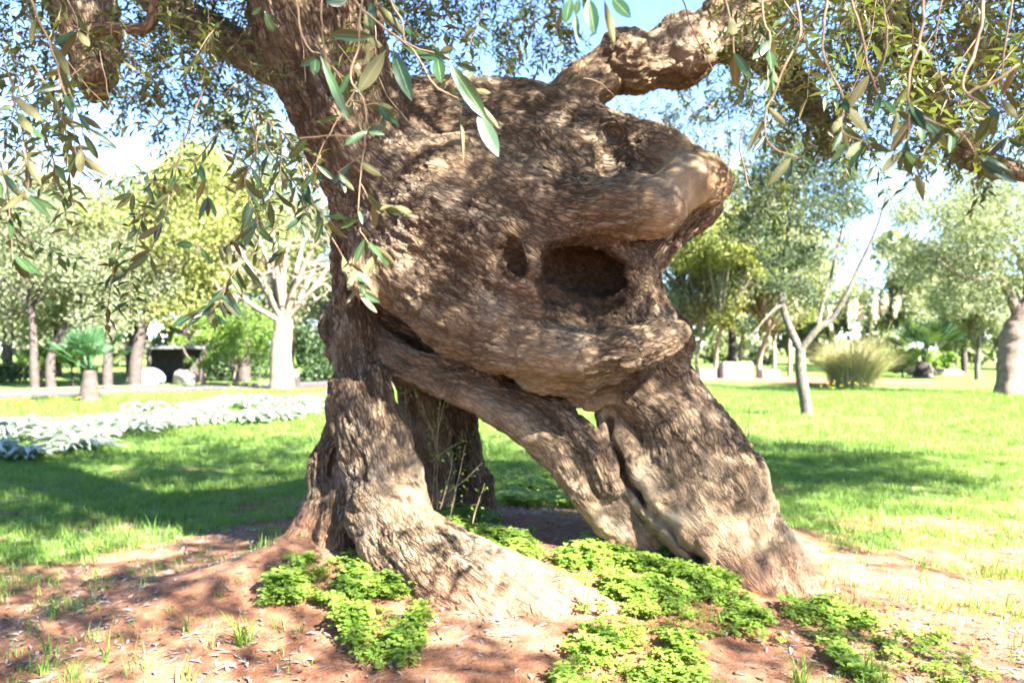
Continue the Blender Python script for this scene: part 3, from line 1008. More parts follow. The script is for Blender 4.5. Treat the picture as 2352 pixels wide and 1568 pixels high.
def bough_mesh(seed, k=13, R=0.36):
    r = random.Random(seed)
    VV, FF, TT, MM, o = [], [], [], [], 0
    for _ in range(k):
        V, F, T, M = spray_arrays(r)
        rot = np.array(Euler((r.gauss(0, .6), r.gauss(0, .6), r.uniform(0, 6.28))).to_matrix())
        c = np.array([r.gauss(0, R * .5), r.gauss(0, R * .5), r.gauss(0, R * .4) + .2])
        V = V @ rot.T * r.uniform(.8, 1.2) + c
        VV.append(V); FF.append(F + o); TT.append(T); MM.append(M); o += len(V)
    return finish_spray('leafy_bough', np.concatenate(VV), np.concatenate(FF), np.concatenate(TT), np.concatenate(MM))
sprays = [spray_mesh(100 + k) for k in range(8)]
boughs = [bough_mesh(300 + k) for k in range(7)]

CLUMPS = []     # (px, py, depth, radius m, sprays) in sight
for c in [(60,40,4.5,.50,34),(190,-20,5.0,.55,34),(330,20,5.2,.50,34),(470,30,5.6,.50,40),(555,100,6.4,.40,26),(430,140,6.2,.50,36),(300,130,6.2,.45,26),
          (330,215,6.8,.42,26),(430,250,7.2,.45,30),(540,230,7.4,.42,28),(600,320,8.0,.34,16),(80,150,4.6,.42,28),(25,270,4.0,.28,14),(110,270,5.0,.28,10),
          (15,440,3.4,.22,8),(520,330,7.6,.30,10),(620,210,7.0,.30,14),(270,250,6.0,.30,10),(120,90,4.8,.4,20),(520,-10,5.2,.4,26),(400,60,5.0,.4,22),
          (40,540,3.3,.2,5),(380,330,6.4,.25,5),
          (900,10,5.6,.40,30),(985,60,6.0,.36,26),(1065,20,6.0,.40,26),(1150,60,7.0,.34,14),(1245,20,6.6,.36,20),(1300,90,6.3,.26,12),(930,130,5.7,.25,14),(1190,130,7.4,.22,6),
          (1760,20,5.2,.36,24),(1850,90,5.2,.42,34),(1945,50,4.8,.45,38),(2055,110,4.7,.45,40),(2180,50,4.2,.45,44),(2285,140,4.2,.45,44),(2340,30,3.9,.35,30),
          (1900,220,5.6,.32,22),(2030,250,5.8,.34,22),(2190,250,5.2,.36,26),(2320,290,5.2,.36,28),(2140,350,5.2,.20,8),(1990,330,6.2,.22,7),(2240,170,4.6,.4,26),(1830,300,6,.18,5),
          (1470,250,9.0,.36,12),(1560,270,9.4,.42,18),(1640,200,8.6,.48,24),(1720,150,8.0,.45,24),(1640,310,9.6,.45,18),(1740,260,9.0,.48,22),(1800,330,9.5,.40,12),(1530,340,10,.30,8),(1800,180,7.5,.4,14),
          (1700,400,10,.4,12),(1780,430,10,.4,10),(1250,110,7,.3,8),(1100,110,7,.3,6)]:
    CLUMPS.append(c)
# sprays hanging close to the camera
for c in [(600,400,2.6,.16,7),(640,480,2.7,.2,8),(700,430,2.8,.14,5),(420,430,2.9,.16,5),(560,330,2.8,.2,7),(330,560,2.8,.12,3),(20,520,2.3,.14,4),(60,330,2.5,.2,7),(130,220,2.6,.18,5),
          (1850,180,2.6,.22,7),(1980,140,2.6,.26,10),(2100,180,2.5,.24,9),(2230,120,2.5,.26,12),(2300,220,2.6,.2,7),(2010,300,2.8,.14,4),(1740,60,2.8,.2,6),(940,40,2.6,.2,7),(760,140,2.8,.14,3),(1200,20,3,.2,5),
          (1880,300,5.0,.22,14),(1850,230,5.0,.25,16),(1930,320,5.0,.2,10),(2200,330,4.6,.22,14),(2280,360,4.5,.22,12),(1900,60,3.2,.3,12),(2060,30,3.2,.3,14),(2180,230,3.4,.24,10),(2290,60,3.2,.3,14),(1820,40,3.4,.3,10),(460,60,3.6,.3,12),(300,90,3.8,.3,10),(120,60,3.4,.3,12),(40,150,3.2,.26,10),(540,160,4.2,.26,10),(390,180,4.4,.3,10)]:
    CLUMPS.append(c)
CR = np.random.default_rng(5)
cp, cs = [], []
for px, py, d, r, n in CLUMPS:
    n = max(2, int(n * (0.55 if d < 3.9 else 0.95) * (0.8 if px < 700 and d > 3 else 1.0)))
    c = np.array(W(px, py, d))
    v = CR.normal(0, 1, (n, 3)); v /= np.linalg.norm(v, axis=1)[:, None]
    v *= (CR.random(n) ** 0.45)[:, None] * r
    v[:, 2] = v[:, 2] * 0.85 + 0.12
    cp.append(c + v); cs.append(CR.uniform(0.7, 1.2, n) * (1.0 if d < 7 else 1.25))
cp = np.concatenate(cp); cs = np.concatenate(cs)
rot = np.stack([CR.normal(0, 0.55, len(cp)), CR.normal(0, 0.55, len(cp)), CR.uniform(0, 6.28, len(cp))], 1)
fo = scatter('foliage', cp, rot, cs, sprays)
keep_world(fo, olive)
# the wide crown overhead
cp, cs = [], []
for (c, r, n) in [((0.0, 4.8, 6.3), (4.6, 4.4, 1.3), 760), ((5.4, 4.6, 5.4), (3.6, 3.6, 1.0), 720), ((2.9, 2.0, 5.3), (3.0, 2.0, 0.8), 320), ((3.4, -0.6, 5.1), (3.4, 1.9, 0.7), 330),
                  ((-3.0, 1.2, 5.2), (3.2, 3.0, 0.9), 300), ((7.4, 6.5, 4.8), (2.6, 2.8, 1.0), 380), ((-4.5, 5.5, 5.5), (2.6, 3.0, 1.0), 240)]:
    n = int(n * 0.66)
    v = CR.normal(0, 1, (n, 3)); v /= np.linalg.norm(v, axis=1)[:, None]
    v *= (CR.random(n) ** 0.40)[:, None]
    p = np.array(c) + v * np.array(r)
    k = fbm(p * 1.1, 2, 15) + CR.normal(0, 0.08, n) > -0.13
    p = p[k]
    px, py, d = project(p)
    hid = (d < 0.3) | (py < -150 - 900 / np.maximum(d, 0.5)) | (px < -400) | (px > 2780)
    p = p[hid]
    # a break in the leaves lets the sun reach the front root
    w_ = p - np.array((0.12, 4.05, 0.25)); sd = np.array(SUN_DIR)
    p = p[np.linalg.norm(w_ - (w_ @ sd)[:, None] * sd, axis=1) > 0.75]
    cp.append(p); cs.append(CR.uniform(0.85, 1.3, len(p)))
cp = np.concatenate(cp); cs = np.concatenate(cs)
rot = np.stack([CR.normal(0, 0.4, len(cp)), CR.normal(0, 0.4, len(cp)), CR.uniform(0, 6.28, len(cp))], 1)
fo = scatter('foliage', cp, rot, cs, boughs)
keep_world(fo, olive)

# ---- single leaves near the camera
def leaf_mesh(seed):
    r = random.Random(seed)
    bend = r.uniform(-0.18, 0.22); fold = r.uniform(0.05, 0.5); twist = r.uniform(-0.5, 0.5); wav = r.uniform(0, 0.03)
    prof = [(0.0, 0.012), (0.07, 0.02), (0.2, 0.085), (0.38, 0.125), (0.58, 0.135), (0.76, 0.105), (0.9, 0.055), (1.0, 0.004)]
    V, UV, F, M = [], [], [], []
    for side in (1, -1):
        base = len(V)
        for (u, w) in prof:
            a = twist * (u - 0.5)
            for s in (-1, -0.5, 0, 0.5, 1):
                y = s * w * math.cos(fold * abs(s)); z = abs(s) * w * fold * 0.8 + bend * (u - u * u) * -1.0 * 0.8 + wav * math.sin(9 * u + seed) * s
                y2, z2 = y * math.cos(a) - z * math.sin(a) * 0.3, z + y * math.sin(a)
                V.append((u, y2, z2 + (0.0035 if side > 0 else -0.0035))); UV.append((u, s, 0))
        for i in range(len(prof) - 1):
            for j in range(4):
                p = base + i * 5 + j
                f = (p, p + 5, p + 6, p + 1)
                F.append(f[::-1] if side > 0 else f); M.append(0 if side > 0 else 1)
    me = mesh_from('leaf', V, F)
    me.materials.append(LEAF_TOP); me.materials.append(LEAF_UND)
    me.polygons.foreach_set('material_index', M)
    at = me.attributes.new('leafuv', 'FLOAT_VECTOR', 'POINT'); at.data.foreach_set('vector', np.array(UV, np.float32).ravel())
    return me
LEAVES = [leaf_mesh(200 + k) for k in range(9)]
LEAFN = [0]
lr = random.Random(77)
def put_leaf(parent, base, tip, width, under=False, roll=0.0, mesh=None):
    X = (tip - base); L = X.length; X.normalize()
    toc = (Vector((0, 0, CAMZ)) - base).normalized()
    Z = (toc - X * toc.dot(X))
    if Z.length < 0.2: Z = Vector((0, 0, 1)) - X * X.z
    Z.normalize()
    if under: Z = -Z
    Z = Matrix.Rotation(roll, 3, X) @ Z
    Y = Z.cross(X)
    o = bpy.data.objects.new('leaf', mesh or lr.choice(LEAVES))
    col.objects.link(o)
    o.parent = parent
    M = Matrix((X * L, Y * (width / 0.27), Z * L)).transposed().to_4x4()
    M.translation = base
    o.matrix_basis = M
    LEAFN[0] += 1
    return o

def twig(pts, r0, r1, m=6):
    C = catmull([list(W(a, b, d)) for a, b, d in pts], m)
    C = C + np.stack([fbm(C * 25, 2, 81), fbm(C * 25, 2, 82), fbm(C * 25, 2, 83)], 1) * 0.006
    R = np.linspace(r0, r1, len(C))
    V, Q, _ = tube_arrays(C, R, 6)
    o = add_obj('twig', mesh_from('twig', V, Q), TWIG)
    keep_world(o, olive)
    return o, C

def auto_leaves(o, C, n, size, t0=0.25, under=0.4, droop=0.6, terminal=True):
    """pairs of leaves along a twig"""
    for k in range(n):
        if LEAFN[0] >= 296: return
        t = t0 + (1 - t0) * (k + lr.uniform(0, .6)) / n
        if terminal and k >= n - 3: t = 1.0 - 0.02 * (n - k)
        i = min(int(t * (len(C) - 1)), len(C) - 2)
        b = Vector(C[i]); d = Vector(C[i + 1] - C[i]).normalized()
        a = lr.uniform(0, 6.28)
        side = Vector((math.cos(a), 0.7 * math.sin(a), 0.25 * math.sin(a * 2))).normalized()
        v = (d * lr.uniform(0.2, 0.9) + side * lr.uniform(0.6, 1.1) + Vector((0, 0, -droop * lr.uniform(0.4, 1.3)))).normalized()
        L = size * lr.uniform(0.65, 1.15)
        put_leaf(o, b, b + v * L, L * lr.uniform(0.22, 0.30), lr.random() < under, lr.uniform(-0.9, 0.9))

# the sprig in the middle, leaf by leaf: base, tip, width (picture units), underside?
D0 = 1.62
tw, C = twig([(796,-40,D0),(812,0,D0),(871,54,D0),(936,102,D0),(975,160,D0),(1004,200,D0),(1054,226,D0)], .0030, .0016)
tw2, C2 = twig([(890,-40,D0+.02),(903,0,D0+.02),(925,60,D0+.01),(941,102,D0),(1016,129,D0),(1040,140,D0)], .0024, .0012)
tw3, C3 = twig([(668,-40,1.5),(678,10,1.5),(694,80,1.5),(712,118,1.5),(735,128,1.5)], .0022, .0012)
for (a, b, c, d, w, und, o_, dd) in [
        (862,84,756,78,26,0,tw,.0),(838,16,846,152,13,1,tw,.02),(886,116,823,212,34,1,tw,-.02),(902,112,946,232,32,0,tw,-.03),(924,107,1030,136,27,0,tw2,.02),
        (1004,126,1014,191,29,0,tw2,-.02),(1030,142,1118,276,34,0,tw2,-.04),(1096,256,1145,360,33,0,tw,-.02),(1100,236,1146,296,15,1,tw,.01),(1054,230,1064,372,9,1,tw,0),
        (860,5,932,84,21,1,tw2,.01),(798,0,748,6,28,0,tw,0),(852,2,856,70,19,0,tw2,.02),(1042,142,1098,164,15,0,tw2,.02),(1040,190,1076,162,22,0,tw,.02),(1052,200,1090,165,14,1,tw,.03),
        (880,108,840,90,18,1,tw,.03),(1008,120,1042,112,18,1,tw2,.03),(934,60,946,84,12,0,tw2,.03),(862,112,832,150,12,1,tw,.05),(1060,226,1100,258,16,0,tw,.05),(1086,206,1128,214,14,1,tw,.06),
        (737,130,801,280,17,0,tw3,-.03),(724,130,690,153,15,0,tw3,0),(725,134,722,172,19,0,tw3,.01),(735,128,760,165,10,1,tw3,.03),
        (608,27,630,76,19,0,tw3,.2),(600,16,578,34,13,0,tw3,.2)]:
    b_ = W(a, b, D0 + dd if o_ is not tw3 else 1.5 + dd); t_ = W(c, d, (D0 if o_ is not tw3 else 1.5) + dd + lr.uniform(-.03, .02))
    put_leaf(o_, b_, t_, w * 1.12 * D0 / FPX, bool(und), lr.uniform(-.35, .35))
tw4, C4 = twig([(1330,-60,1.3),(1345,-20,1.3),(1360,0,1.3)], .0026, .0015)
for (a, b, c, d, w, und) in [(1312,-6,1298,56,24,0),(1330,-4,1322,36,16,0),(1352,-6,1366,82,32,0),(1322,28,1330,98,13,0),(1386,-4,1411,103,17,1),(1404,-6,1449,42,28,0),(1340,-10,1352,30,20,0),(1290,20,1278,70,12,1)]:
    put_leaf(tw4, W(a, b, 1.3), W(c, d, 1.3 + lr.uniform(-.02, .02)), w * 1.1 * 1.3 / FPX, bool(und), lr.uniform(-.35, .35))

# hanging sprays before the trunk, at the left and at the right: twig, leaf count, leaf length
SPRAYS = [
    ([(742,-30,2.4),(740,60,2.4),(748,140,2.4),(800,190,2.4)], .004, .002, 4, .05, .3),
    ([(830,-30,2.2),(826,97,2.2),(806,180,2.2),(838,246,2.2),(834,354,2.2),(826,420,2.2),(828,537,2.2)], .0042, .002, 5, .045, .3),
    ([(820,190,2.3),(790,250,2.3),(742,330,2.3),(720,395,2.3)], .0035, .0015, 4, .048, .3),
    ([(838,246,2.2),(870,240,2.2),(892,262,2.2)], .002, .001, 6, .048, .3),
    ([(688,320,2.1),(740,317,2.1),(800,312,2.1),(850,296,2.1)], .003, .0015, 4, .048, .1),
    ([(834,354,2.2),(800,375,2.2),(776,395,2.2)], .002, .001, 5, .055, .2),
    ([(828,420,2.2),(852,460,2.2),(875,470,2.2),(905,470,2.2)], .002, .001, 7, .048, .2),
    ([(828,537,2.2),(845,560,2.2),(868,586,2.2)], .002, .001, 9, .050, .4),
    ([(700,480,2.3),(760,540,2.3),(815,630,2.3),(822,668,2.3)], .002, .001, 8, .052, .5),
    # left spray
    ([(575,250,2.6),(590,340,2.6),(560,420,2.6),(590,500,2.6),(596,580,2.6)], .004, .0018, 12, .062, .35),
    ([(640,300,2.7),(648,380,2.7),(620,460,2.7),(580,520,2.7)], .0035, .0015, 8, .056, .3),
    ([(590,500,2.6),(545,540,2.6),(500,565,2.6),(440,560,2.5)], .003, .0015, 9, .058, .3),
    ([(596,580,2.6),(560,600,2.55),(520,650,2.5),(470,715,2.5)], .0025, .001, 13, .062, .3),
    ([(520,650,2.5),(500,690,2.5),(455,720,2.45)], .002, .001, 9, .060, .3),
    ([(690,360,2.7),(700,430,2.7),(690,520,2.7),(650,580,2.7)], .003, .0014, 8, .052, .3),
    ([(640,300,2.7),(700,370,2.7),(735,440,2.6),(745,520,2.6)], .003, .0014, 7, .055, .2),
    ([(470,200,3.0),(420,330,2.9),(395,430,2.9),(370,520,2.8),(340,590,2.8)], .004, .0015, 10, .060, .35),
    ([(395,430,2.9),(350,420,2.9),(300,450,2.9)], .002, .001, 7, .058, .3),
    ([(420,330,2.9),(470,400,2.9),(480,460,2.9)], .002, .001, 6, .058, .3),
    # far left spray
    ([(60,-30,2.2),(120,120,2.2),(160,260,2.2),(180,360,2.2)], .0045, .002, 8, .060, .15),
    ([(160,200,2.2),(185,290,2.2),(190,345,2.2)], .003, .0015, 8, .060, .3),
    ([(10,150,2.0),(40,260,2.0),(70,400,2.0),(60,450,2.0)], .004, .0015, 8, .058, .25),
    ([(-20,300,1.9),(10,400,1.9),(20,520,1.9),(30,600,1.9)], .003, .0015, 7, .058, .3),
    ([(150,-20,2.3),(175,40,2.3),(185,80,2.3)], .003, .0015, 4, .065, .4),
    # right spray
    ([(1745,-30,1.9),(1760,80,1.9),(1778,170,1.9),(1720,120,1.9)][:3], .004, .002, 6, .058, .5),
    ([(1830,-30,1.8),(1838,60,1.8),(1800,160,1.8),(1762,260,1.8),(1770,330,1.8),(1842,372,1.8)], .0042, .0018, 7, .060, .55),
    ([(1950,-30,1.8),(1975,60,1.8),(2000,170,1.8),(2030,240,1.8),(2060,255,1.8)], .0042, .0018, 7, .056, .5),
    ([(2125,-30,1.7),(2110,90,1.7),(2090,190,1.7),(2085,240,1.7),(2120,270,1.7),(2195,300,1.7)], .0045, .0018, 9, .062, .6),
    ([(2090,240,1.7),(2085,320,1.7),(2070,350,1.7)], .0022, .001, 5, .055, .5),
    ([(2200,290,1.7),(2240,350,1.7),(2260,372,1.7)], .002, .001, 5, .060, .6),
    ([(2260,-30,1.75),(2250,80,1.75),(2220,180,1.75),(2225,215,1.75),(2290,260,1.75)], .006, .003, 4, .056, .5),
    ([(2225,215,1.75),(2280,190,1.75),(2340,150,1.75)], .005, .004, 1, .05, .5),
    ([(1905,-20,2.0),(1885,110,2.0),(1930,220,2.0),(1935,300,2.0),(1995,330,2.0)], .0035, .0015, 9, .060, .5),
    ([(1660,-30,2.1),(1680,60,2.1),(1690,130,2.1)], .003, .0015, 4, .058, .4),
    ([(2020,-20,2.2),(2040,110,2.2),(1990,230,2.2),(1950,330,2.2)], .003, .0015, 6, .058, .4),
    ([(2330,-20,1.9),(2300,200,1.9),(2320,330,1.9)], .004, .0015, 6, .060, .5),
]
for pts, r0, r1, n, size, t0 in SPRAYS:
    f = 0.70 if pts[0][2] > 1.95 else 0.80
    o, C = twig([(a, b, d * f) for a, b, d in pts], r0 * .6, r1 * .6)
    auto_leaves(o, C, n, size * 1.08, t0, under=0.34)
# pale bare twigs threading through the foliage
for pts in [[(1800,0,2.4),(1840,60,2.4),(1850,90,2.4)], [(1560,-20,2.6),(1600,90,2.6),(1640,160,2.6)], [(2160,0,2.2),(2150,120,2.2),(2180,230,2.2)],
            [(20,230,2.6),(120,200,2.6),(210,140,2.6)], [(230,120,2.6),(260,260,2.6),(300,330,2.6)], [(640,-20,2.6),(690,70,2.6),(700,190,2.6)], [(860,60,2.8),(880,200,2.8),(960,300,2.8)],
            [(1340,180,3.6),(1380,190,3.6),(1420,235,3.6)], [(1720,430,2.4),(1700,330,2.4),(1730,240,2.4)]]:
    twig([(a, b, d * .85) for a, b, d in pts], .0022, .001)

# thin shoots with small leaves under the arch
SH = np.random.default_rng(41)
lp = []
for pts in [[(1003,1190,5.05),(1005,1010,5.05),(1012,900,5.05),(1016,800,5.05)], [(990,1180,5.05),(1005,1000,5.0),(1024,900,5.0),(1020,790,5.0)], [(1010,1050,5.0),(980,960,5.0),(945,885,5.0)], [(925,1020,5.0),(932,930,5.0),(925,900,5.0)],
            [(1030,1200,4.8),(1050,1110,4.8),(1070,1020,4.8)], [(1010,1170,4.8),(1030,1100,4.8),(1040,1040,4.8)], [(1030,1130,4.8),(1080,1090,4.8),(1110,1060,4.8)], [(1085,1200,4.7),(1100,1150,4.7),(1115,1110,4.7)], [(990,1060,4.9),(1030,1030,4.9),(1060,1015,4.9)]]:
    o, C = twig(pts, .005, .002)
    o.name = 'shoot'
    k = max(6, int(len(C) * 1.6))
    lp.append(C[SH.integers(2, len(C), k)] + SH.normal(0, .022, (k, 3)))
lp = np.concatenate(lp)
d_ = SH.normal(0, 1, lp.shape); d_ /= np.linalg.norm(d_, axis=1)[:, None]
s_ = np.cross(d_, SH.normal(0, 1, lp.shape)); s_ /= np.linalg.norm(s_, axis=1)[:, None]
L_ = SH.uniform(.014, .03, len(lp))[:, None]
V = np.stack([lp - d_ * L_ * .5, lp + s_ * L_ * .25, lp + d_ * L_ * .5, lp - s_ * L_ * .25], 1).reshape(-1, 3)
me = mesh_from('shoot_leaves', V, np.arange(len(V)).reshape(-1, 4), False); add_tone(me, np.repeat(SH.random(len(lp)), 4))
o = add_obj('shoot_leaves', me, GRASS); keep_world(o, olive); o['kind'] = 'stuff'
# ------------------------------------------------------------------ trees and plants behind
BR = np.random.default_rng(23)
def leaf_cloud(P, size, aspect=0.5, r=None, up=0.3):
    r = r or BR
    n = len(P)
    d = r.normal(0, 1, (n, 3)); d[:, 2] -= up; d /= np.linalg.norm(d, axis=1)[:, None]
    s = np.cross(d, r.normal(0, 1, (n, 3))); s /= np.maximum(np.linalg.norm(s, axis=1), 1e-6)[:, None]
    L = (size * r.uniform(0.6, 1.3, n))[:, None]
    V = np.stack([P - d * L * .5, P + s * L * aspect * .5, P + d * L * .5, P - s * L * aspect * .5], 1).reshape(-1, 3)
    return V, np.arange(n * 4).reshape(n, 4)

def far_leaf(name, c0, c1, tc, trans=0.35, rough=0.55):
    t = MT(name)
    c = t.mix(t.attr('tone'), c0, c1)
    return t.leaf(c, tc, trans, rough, 0.3)
FL_OLIVE = far_leaf('silver_olive_leaf', (0.065, 0.090, 0.040), (0.20, 0.22, 0.13), (0.20, 0.24, 0.08))
FL_PINE = far_leaf('yellow_green_leaf', (0.080, 0.105, 0.026), (0.22, 0.235, 0.075), (0.24, 0.28, 0.04))
FL_DARK = far_leaf('dark_green_leaf', (0.016, 0.040, 0.018), (0.050, 0.085, 0.030), (0.05, 0.09, 0.015))
FL_BRIGHT = far_leaf('bright_green_leaf', (0.050, 0.11, 0.018), (0.14, 0.22, 0.04), (0.18, 0.30, 0.03))
FL_BLUE = far_leaf('lacy_leaf', (0.014, 0.026, 0.018), (0.050, 0.068, 0.040), (0.10, 0.14, 0.04))
def bark_mat(name, c0, c1, c2=None, sc=6):
    t = MT(name)
    co = t.objco()
    c = t.ramp(t.noise(sc, 6, 0.65, co), [(0.32, c0), (0.68, c1)])
    if c2: c = t.mix(t.ramp(t.noise(sc * 1.7, 4, 0.6, co), [(0.54, 0.0), (0.62, 0.85)]), c, c2)
    return t.done(t.principled(c, 0.9, 0.15, t.bump(t.noise(sc * 4, 5, 0.65, co), 0.05, 0.6)))
B_DARK = bark_mat('dark_trunk_bark', (0.036, 0.030, 0.029), (0.078, 0.065, 0.060))
B_PALE = bark_mat('pale_trunk_bark', (0.115, 0.094, 0.072), (0.23, 0.195, 0.15))
B_LICH = bark_mat('lichen_trunk_bark', (0.045, 0.046, 0.05), (0.095, 0.093, 0.095), (0.20, 0.14, 0.03), 9)
B_PINK = bark_mat('pinkish_trunk_bark', (0.095, 0.066, 0.058), (0.19, 0.145, 0.125))

def crown_points(clumps, n, r=None):
    r = r or BR
    tot = sum(c[3] ** 2 for c in clumps)
    out = []
    for x, y, z, R in clumps:
        k = max(6, int(n * R * R / tot))
        v = r.normal(0, 1, (k, 3)); v /= np.linalg.norm(v, axis=1)[:, None]
        v *= (r.random(k) ** 0.38)[:, None] * R * (0.75 + 0.4 * r.random(k))[:, None]
        v[:, 2] *= 0.75
        out.append(np.array([x, y, z]) + v)
    return np.concatenate(out)

def merge_tubes(tubes, sides=9, rough=0.5):
    VV, QQ, o = [], [], 0
    for k, (pts, r0, r1) in enumerate(tubes):
        C = catmull(pts, 5)
        V, Q, _ = tube_arrays(C, np.linspace(r0, r1, len(C)), sides, rough, k + 1)
        VV.append(V); QQ.append(Q + o); o += len(V)
    return np.concatenate(VV), np.concatenate(QQ)

def far_tree(name, label, base, height, crown, leafmat, barkmat, r0, n=3500, size=0.17, group=None, lean=0.0, seed=0, trunk_h=None, nclump=16, cat='tree', sides=10):
    """crown = (dx, dy, z centre, rx, ry, rz) relative to the base"""
    r = np.random.default_rng(seed + 400)
    root = empty(name, base)
    dx, dy, cz, rx, ry, rz = crown
    th = trunk_h or max(0.8, cz - rz * 0.6)
    tubes = []
    top = (dx * 0.6 + lean, dy * 0.6, th)
    tubes.append(([(0, 0, -0.25), (lean * .2 + r.normal(0, .05), r.normal(0, .05), th * .35), (lean * .6 + dx * .25, dy * .25, th * .7), top], r0, r0 * .6))
    cl = []
    for k in range(nclump):
        v = r.normal(0, 1, 3); v /= np.linalg.norm(v); v *= r.random() ** 0.5
        cl.append((dx + v[0] * rx, dy + v[1] * ry, cz + v[2] * rz, r.uniform(0.28, 0.52) * min(rx, rz)))
        if k % 2 == 0:
            e = cl[-1][:3]
            mid = tuple((top[i] + e[i]) / 2 + r.normal(0, .15) for i in range(3))
            tubes.append(([top, mid, e], r0 * .38, r0 * .10))
    V, Q = merge_tubes(tubes, sides)
    tr = add_obj('trunk', mesh_from('trunk', V, Q), barkmat, root)
    P = crown_points(cl, int(n * 2.4), r)
    P = P[P[:, 2] > 0.25]
    V, Q = leaf_cloud(P, size * 0.85, 0.5, r)
    me = mesh_from('crown', V, Q, False)
    add_tone(me, np.repeat(np.clip(r.normal(0.5, 0.28, len(P)), 0, 1), 4))
    add_obj('crown', me, leafmat, root)
    tag(root, label, cat, group)
    return root

def gp(px, py):
    """flat-ground position for a base seen at picture position"""
    p = G(px, py); return (p.x, p.y, p.z)

def mpp(d): return d / FPX      # metres per picture unit at distance d

# left group beyond the road
far_tree('olive_tree', 'silvery green tree with a slim grey trunk beside the black hedge across the road', gp(80,893), 8, (-0.6,0.5,5.2,2.8,2.4,3.6), FL_OLIVE, B_DARK, .17, 5200, .17, seed=1, nclump=26)
far_tree('olive_tree', 'silvery green tree with a dark leaning trunk behind the small fan palm', gp(118,893), 8, (1.2,0.8,5.0,2.6,2.2,3.4), FL_OLIVE, B_DARK, .19, 5200, .17, seed=2, nclump=26)
far_tree('pine_tree', 'yellow green tree with a stout straight dark trunk left of the open shelter', gp(310,888), 10, (1.0,0.6,5.9,2.8,2.3,3.9), FL_PINE, B_DARK, .26, 6000, .18, seed=3, nclump=28, lean=.1)
far_tree('pine_tree', 'dark trunked tree standing just right of the fan palm beyond the road', gp(247,891), 8, (0.2,1.2,4.8,2.2,1.9,2.4), FL_OLIVE, B_DARK, .2, 3600, .17, seed=4, nclump=20)
far_tree('pine_tree', 'tall yellow green tree rising behind the pale bare pruned tree', gp(560,876), 11, (-0.3,0.5,7.2,3.6,3.0,4.0), FL_PINE, B_DARK, .3, 6500, .22, seed=5, nclump=30)
far_tree('pine_tree', 'tall yellow green tree behind the roof of the open shelter', gp(420,874), 11, (0.4,1,7.4,3.2,3.0,3.4), FL_PINE, B_DARK, .28, 6000, .22, seed=6, nclump=28)
far_tree('leafy_tree', 'broad pale green tree hidden partly by the old olive left leg', gp(735,872), 10, (0.3,1.5,6.3,3.4,3.0,3.6), FL_OLIVE, B_DARK, .3, 5500, .22, seed=7, nclump=26)
far_tree('leafy_tree', 'tall silvery tree at the far end of the road side behind the slim trunks', gp(-60,878), 11, (0,1,6.4,3.6,3.0,4.0), FL_OLIVE, B_DARK, .3, 5500, .22, seed=8, nclump=26)
far_tree('leafy_tree', 'pale green tree filling the gap between the slim trunks and the shelter', gp(200,872), 11, (0,1,6.0,3.4,3.0,3.6), FL_OLIVE, B_DARK, .3, 5500, .22, seed=9, nclump=26)
far_tree('leafy_shrub', 'bright green leafy shrub between the shelter and the pale thick trunk', gp(540,884), 3, (0,0,1.9,1.5,1.2,1.5), FL_BRIGHT, B_PALE, .07, 3600, .13, seed=10, nclump=24, trunk_h=.6, cat='shrub')
far_tree('leafy_shrub', 'yellow green young tree with a pale thin stem beside the tan boulder', gp(470,884), 3, (-.1,0,1.8,.9,.8,1.2), FL_BRIGHT, B_PALE, .08, 1800, .13, seed=11, nclump=14, trunk_h=.7, cat='shrub')
far_tree('leafy_shrub', 'low yellow green bush growing between two slim dark trunks', gp(95,886), 2, (0.1,0,1.1,.9,.8,.8), FL_BRIGHT, B_PALE, .06, 1400, .13, seed=12, nclump=12, trunk_h=.4, cat='shrub')
far_tree('leafy_shrub', 'loose green bush behind the stem of the fan palm', gp(165,886), 2, (0,0,1.0,1.1,.8,.8), FL_BRIGHT, B_DARK, .06, 1500, .13, seed=13, nclump=12, trunk_h=.4, cat='shrub')

for i, (px, py, m_, lab) in enumerate([(20,866,FL_OLIVE,'tall dense silvery tree in the rear row behind the black hedge'), (300,866,FL_OLIVE,'tall dense tree in the rear row behind the stout straight trunk'), (490,864,FL_PINE,'tall yellow green tree in the rear row between shelter and bare pruned tree'),
        (660,866,FL_OLIVE,'tall silvery tree in the rear row straight behind the bare pruned tree'), (130,862,FL_PINE,'tall yellow green tree in the rear row above the fan palm'),
        (1570,862,FL_OLIVE,'tall silvery tree in the rear row hidden partly by the old olive neck'), (1680,856,FL_PINE,'tall yellow green tree in the rear row behind the white stone blocks'), (2180,854,FL_OLIVE,'tall silvery tree in the rear row above the dark fan palm shrub')]):
    far_tree('woodland_tree', lab, gp(px, py), 11, (0, 0.5, 6.6, 4.2, 3.0, 4.4), m_, B_DARK, .28, 5200, .26, seed=80+i, nclump=34)

